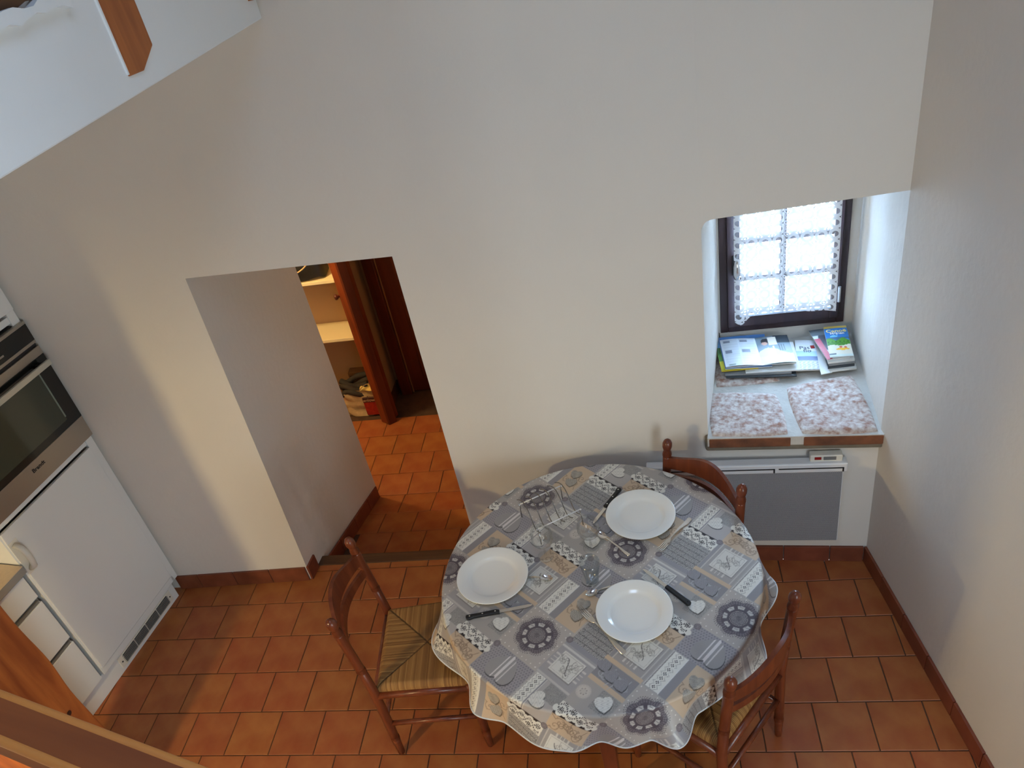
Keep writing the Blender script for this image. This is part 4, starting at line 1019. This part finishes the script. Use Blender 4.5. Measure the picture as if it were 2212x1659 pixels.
# ------------------------------------------------------------------ plates
def plate(x, y, r, label):
    o = thing('dinner_plate', label, 'plate', (x, y, TTOP), group='dinner plates on the table'); k = r / .136
    pr = [(.001, .0), (.080, .0), (.082, .003), (.079, .004), (.001, .004)]
    MB().lathe([(a * k, b) for a, b in [(.0005, .003), (.078, .003), (.080, .0), (.084, .0), (.088, .004), (.098, .012), (.134, .0195), (.1362, .0212), (.1355, .0228), (.133, .0228), (.099, .0158), (.093, .0125), (.086, .0078), (.078, .0058), (.0005, .0054)]], 72).build('dish', PORC, o, smooth=True)
    return o
plate(-.081, 2.246, .137, 'white dinner plate at the far place, nearest the heater')
plate(-.648, 1.970, .138, 'white dinner plate at the left place, nearest the doorway')
plate(-.122, 1.782, .134, 'white dinner plate at the near place, in front of the tumbler')

# ------------------------------------------------------------------ cutlery
def along(p, q):
    p, q = Vector(p), Vector(q); d = q - p; return (p.x, p.y, TTOP), math.atan2(d.y, d.x), d.length
def knife(h0, h1, tip, label, rivets):
    loc, a, ln = along(h0, tip); lh = (Vector(h1) - Vector(h0)).length
    o = thing('table_knife', label, 'knife', loc, a, group='table knives')
    if rivets: prof = [(0, -.002), (.004, -.010), (.012, -.0115), (.03, -.008), (.06, -.0085), (lh - .012, -.0095), (lh, -.0115), (lh + .001, .004), (lh - .01, .0085), (.05, .0075), (.02, .008), (.006, .0085), (0, .006)]
    else: prof = [(.0, 0), (.003, -.008), (.010, -.0105), (.03, -.0095), (lh * .7, -.0090), (lh, -.0085), (lh, .0085), (lh * .7, .009), (.03, .0095), (.010, .0105), (.003, .008)]
    MB().prism(prof, .0005, .0125).build('handle', BLACKP, o, bevel=.003)
    MB().prism([(lh, -.006), (ln - .03, -.0075), (ln - .008, -.004), (ln, .003), (ln - .02, .0065), (lh, .0065)], .0045, .0058).build('blade', CUTL, o)
    if rivets:
        for u in (.12, .5, .88): MB().lathe([(.0001, .012), (.0028, .012), (.0028, .0132), (.0001, .0133)], 10).build('rivet', CHROME, o).location = (lh * u, -.0005, 0)
    else: MB().lathe([(.0001, .012), (.003, .012), (.003, .0129), (.0001, .0129)], 10).build('hanging_hole', mat('hole_dark', rgb(8, 8, 8), .8), o).location = (.012, 0, 0)
    return o
knife((-.158, 2.412), (-.218, 2.308), (-.270, 2.222), 'riveted black-handled knife beside the far plate', True)
knife((-.729, 1.788), (-.607, 1.813), (-.485, 1.835), 'riveted black-handled knife below the left plate', True)
knife((.072, 1.808), (-.008, 1.890), (-.084, 1.980), 'plain black-handled knife at the upper right of the near plate', False)
def strip(o, name, prof, zf, th, m):
    """flat cutlery shape: list of (x, halfwidth), height zf(x)"""
    mb = MB(); vs = []
    for x, w in prof:
        z = zf(x); vs += [(x, -w, z), (x, w, z), (x, w * .8, z + th), (x, -w * .8, z + th)]
    n = len(prof); fs = [(0, 1, 2, 3), tuple((n - 1) * 4 + k for k in (3, 2, 1, 0))]
    for i in range(n - 1):
        for k in range(4): fs.append((i * 4 + k, i * 4 + (k + 1) % 4, i * 4 + 4 + (k + 1) % 4, i * 4 + 4 + k))
    return mb.add(vs, fs).build(name, m, o, smooth=True, angle=35)
def fork(end, tip, label):
    loc, a, ln = along(end, tip); o = thing('fork', label, 'fork', loc, a, group='forks'); k = ln / .195
    zf = lambda x: .002 + .010 * max(0, math.sin(min(max((x / k - .03) / .125, 0), 1) * PI)) * .9
    strip(o, 'handle', [(0, .006), (.004 * k, .0105), (.03 * k, .0100), (.07 * k, .0055), (.10 * k, .0035), (.125 * k, .0038)], zf, .002, CUTL)
    strip(o, 'head', [(.125 * k, .0038), (.135 * k, .010), (.143 * k, .0125), (.152 * k, .0128)], zf, .0018, CUTL)
    for q in range(4):
        y = -.0098 + q * .00653
        MB().add([(x, y + s * w, .002 + z) for x, w, z in ((.151 * k, .0024, .001), (.175 * k, .0018, .0005), (.195 * k, .0009, .007)) for s in (-1, 1)] + [(x, y + s * w, .0038 + z) for x, w, z in ((.151 * k, .0024, .001), (.175 * k, .0018, .0005), (.195 * k, .0009, .007)) for s in (-1, 1)],
                 [(0, 2, 3, 1), (2, 4, 5, 3), (6, 7, 9, 8), (8, 9, 11, 10), (0, 6, 8, 2), (2, 8, 10, 4), (1, 3, 9, 7), (3, 5, 11, 9), (0, 1, 7, 6), (4, 10, 11, 5)]).build('tine', CHROME, o)
    return o
fork((.110, 2.224), (-.022, 2.062), 'fork lying to the right of the far plate')
fork((-.160, 1.622), (-.315, 1.815), 'fork lying half under the rim of the near plate')
def spoon(bowl, end, label):
    loc, a, ln = along(end, bowl); o = thing('teaspoon', label, 'spoon', loc, a, group='teaspoons')
    zf = lambda x: .002 + .008 * math.sin(min(max(x / ln, 0), 1) * PI)
    strip(o, 'handle', [(-.03, .004), (-.026, .0068), (.0, .006), (.02, .004), (ln - .030, .0026), (ln - .018, .004)], zf, .0016, CUTL)
    nr, ns = 6, 20; vs = []; fs = []
    for i in range(nr + 1):
        f = i / nr
        for k in range(ns):
            t = 2 * PI * k / ns; vs.append((ln + .022 * f * math.cos(t) - (.002 if math.cos(t) < 0 else 0) * f, .0145 * f * math.sin(t), .0018 + .0072 * f ** 2))
    for i in range(nr):
        for k in range(ns): fs.append((i * ns + k, i * ns + (k + 1) % ns, (i + 1) * ns + (k + 1) % ns, (i + 1) * ns + k))
    MB().add(vs, fs).build('bowl', CHROME, o, smooth=True)
    return o
spoon((-.440, 1.955), (-.512, 1.966), 'teaspoon to the right of the left plate, on the printed letter card')
spoon((-.272, 1.875), (-.200, 1.905), 'teaspoon between the tumbler and the near plate')
spoon((-.234, 2.155), (-.152, 2.072), 'teaspoon between the far plate and the stemmed glass')

# ------------------------------------------------------------------ glasses
CLEAR = glass('clear_glass', (.992, .995, .995, 1), 0, .015)
FROST = glass('bluish_glass', (.93, .955, .97, 1), .2, .10)
def stem_glass(x, y, label):
    o = thing('wine_glass', label, 'glass', (x, y, TTOP), group='stemmed glasses')
    MB().lathe([(.0005, .0015), (.028, .001), (.031, .0025), (.028, .0035), (.010, .006), (.005, .012)], 36, close=False).build('foot', CLEAR, o, smooth=True)
    MB().lathe([(.005, .012), (.0036, .03), (.0036, .050), (.006, .060)], 20, close=False).build('stem', CLEAR, o, smooth=True)
    MB().lathe([(.006, .060), (.022, .065), (.036, .080), (.0425, .100), (.0425, .118), (.037, .146), (.0365, .1465), (.036, .146), (.0415, .118), (.0415, .100), (.035, .081), (.021, .067), (.0005, .063)], 40, close=False).build('bowl', CLEAR, o, smooth=True)
    return o
stem_glass(-.451, 2.066, 'clear stemmed glass nearest the left plate')
stem_glass(-.276, 2.098, 'clear stemmed glass nearest the far plate')
tg = thing('tumbler', 'bluish glass tumbler between the near plate and the stemmed glasses', 'glass', (-.270, 1.932, TTOP))
MB().lathe([(.0005, .001), (.022, .001), (.024, .004), (.026, .03), (.030, .06), (.0365, .095), (.0375, .112), (.036, .112), (.035, .095), (.0285, .06), (.0245, .03), (.022, .010), (.0005, .008)], 40, close=False).build('cup', FROST, tg, smooth=True)

# ------------------------------------------------------------------ wire bread rack
rk = thing('wire_trivet', 'silver wire stand with two straight bars and wavy wires', 'stand', (-.435, 2.252, TTOP), math.atan2(.092, .160))
# local x along the bars, y across them
for yy, nm in ((.082, 'bar'), (-.082, 'bar')):
    MB().tube([(-.093, yy, .082), (.093, yy, .082)], .0024, 8).build('bar', BARM, rk, smooth=True)
    for sx in (-1, 1): MB().ball((sx * .096, yy, .080), .0052, 12, 8).build('knob', CHROME, rk, smooth=True)
for q in range(6):
    xx = -.088 + q * .0352
    pts = []
    for j in range(29):
        t = j / 28; y = .125 - .235 * t; z = .078 + .026 * math.sin(t * 2 * PI) + .016 * (t - .5)
        pts.append((xx + .006 * math.sin(t * 5), y, max(.0035, z)))
    MB().tube(pts, .0021, 7).build('wire', WIREM, rk, smooth=True)
for sx in (-1, 1):
    for sy in (-1, 1): MB().tube([(sx * .092, sy * .082, .08), (sx * .094, sy * .088, .04), (sx * .094, sy * .090, .003)], .002, 6).build('foot', WIREM, rk, smooth=True)

# ------------------------------------------------------------------ rush-seated chairs
RUSH = attrmat('woven_rush', .7, .25)
WB, WF, DP = .198, .205, .378
def rush_seat():
    nx, ny = 190, 200
    U, V = np.meshgrid(np.linspace(0, 1, nx), np.linspace(0, 1, ny))
    x = .006 + U * (DP - .006 + .012); hw = (WB - .004) * (1 - U) + (WF + .004) * U; y = (V * 2 - 1) * hw
    # which rail a strand belongs to: split along the diagonals
    db = U; df = 1 - U; ds = np.minimum(V, 1 - V); a = np.minimum(db, df)
    side = ds < a; coord = np.where(side, x, y); edge = np.where(side, ds, a)
    st = np.sin(coord / .0058 * PI); jit = np.random.RandomState(2).rand(200)[np.clip((np.floor(coord / .0058) + 90).astype(int), 0, 199)]
    seam = np.abs(ds - a)
    e = np.minimum(np.minimum(U, 1 - U), np.minimum(V, 1 - V))
    z = .452 - .020 * (1 - np.clip(e / .06, 0, 1)) ** 2 - .006 * np.clip(e / .5, 0, 1) + .0013 * np.abs(st) - .004 * np.exp(-(seam / .012) ** 2) + .0008 * (jit - .5)
    z = np.where(e < 1e-6, .405, z)
    c1 = np.array((188, 140, 80.)); c2 = np.array((128, 84, 44.))
    k = np.clip(.25 + .75 * jit, 0, 1)[..., None]; C_ = c2 * (1 - k) + c1 * k
    C_ = C_ * (.55 + .45 * np.abs(st) ** .6)[..., None] * (1 - .35 * np.exp(-(seam / .010) ** 2))[..., None]
    return fastmesh('rush_seat', np.stack([x, y, z], -1).reshape(-1, 3), gridquads(nx, ny), RUSH, nlin(C_).reshape(-1, 3))
SEAT = rush_seat()
def turned(r, zs):
    """profile with beads at heights zs"""
    p = []
    for z in sorted(zs): p += [(r, z - .012), (r * .78, z - .009), (r * 1.08, z - .004), (r * .8, z), (r * 1.08, z + .004), (r * .78, z + .009), (r, z + .012)]
    return p
lean = lambda z: (-.040 * max(0, (z - .42) / .44) ** 1.15, 0)
rear = [(.010, 0), (.0135, .004), (.0165, .09)] + turned(.0175, [.115]) + [(.0185, .20), (.0185, .42)] + turned(.0180, [.575]) + [(.0180, .60), (.0180, .790)] + turned(.0180, [.805]) + [(.0125, .824), (.0165, .831), (.0205, .846), (.0200, .862), (.0145, .874), (.0060, .881), (.0006, .882)]
front = [(.010, 0), (.0125, .004), (.0160, .08)] + turned(.0165, [.105]) + [(.0180, .18), (.0180, .395), (.017, .43), (.0006, .431)]
def slat(z0, h_end, h_mid, bow, m=CHAIRW):
    n = 28; mb = MB(); vs = []; fs = []
    for i in range(n + 1):
        u = i / n * 2 - 1; y = u * (WB - .008); x = lean(z0)[0] - bow * (1 - u * u)
        sh = (math.cos(u * PI) + 1) / 2
        zb = z0 + (.012 if h_mid > .06 else .006) * sh * .6; zt = z0 + h_end + (h_mid - h_end) * sh
        for dx, z in ((-.008, zb), (.007, zb), (.007, zt), (-.008, zt)): vs.append((x + dx - .05 * (z - z0), y, z))
    for i in range(n):
        for k in range(4): fs.append((i * 4 + k, i * 4 + (k + 1) % 4, i * 4 + 4 + (k + 1) % 4, i * 4 + 4 + k))
    fs += [(3, 2, 1, 0), tuple(n * 4 + k for k in range(4))]
    return mb.add(vs, fs)
def make_chair():
    parts = []
    for s in (-1, 1):
        parts.append(('rear_post', MB().lathe(rear, 20, lean, (0, s * WB)).mesh('rear_post', CHAIRW, True)))
        parts.append(('leg', MB().lathe(front, 20, None, (DP, s * WF)).mesh('leg', CHAIRW, True)))
        parts.append(('seat_rail', MB().tube([(0, s * WB, .408), (DP, s * WF, .408)], .0155, 10).mesh('seat_rail', CHAIRW, True)))
        parts.append(('stretcher', MB().tube([(0, s * WB, .215), (DP, s * WF, .215)], .0105, 10).mesh('stretcher', CHAIRW, True)))
    parts.append(('seat_rail', MB().tube([(0, -WB, .408), (0, WB, .408)], .0145, 10).mesh('seat_rail', CHAIRW, True)))
    parts.append(('seat_rail', MB().tube([(DP, -WF, .408), (DP, WF, .408)], .0155, 10).mesh('seat_rail', CHAIRW, True)))
    parts.append(('stretcher', MB().tube([(0, -WB, .25), (0, WB, .25)], .0105, 10).mesh('stretcher', CHAIRW, True)))
    parts.append(('stretcher', MB().tube([(DP, -WF, .28), (DP, WF, .28)], .0105, 10).mesh('stretcher', CHAIRW, True)))
    parts.append(('top_slat', slat(.738, .058, .100, .052).mesh('top_slat', CHAIRW, True)))
    parts.append(('lower_slat', slat(.672, .036, .050, .050).mesh('lower_slat', CHAIRW, True)))
    parts.append(('rush_seat', SEAT))
    for n_, me in parts:
        if 'slat' in n_: me.set_sharp_from_angle(angle=math.radians(40))
    return parts
CP = make_chair()
def chair(x, y, yaw, label):
    o = thing('rush_seat_chair', label, 'chair', (x, y, 0), math.radians(yaw), group='rush-seated chairs around the table')
    for n_, me in CP: link(bpy.data.objects.new(n_, me), o)
    return o
chair(-1.172, 1.908, 5.5, 'rush-seated wooden chair at the left of the table, before the doorway')
chair(.252, 1.618, 141.7, 'rush-seated wooden chair at the lower right of the table, its back to the viewer')
chair(.150, 2.385, 221, 'wooden chair behind the table with its back to the heater')
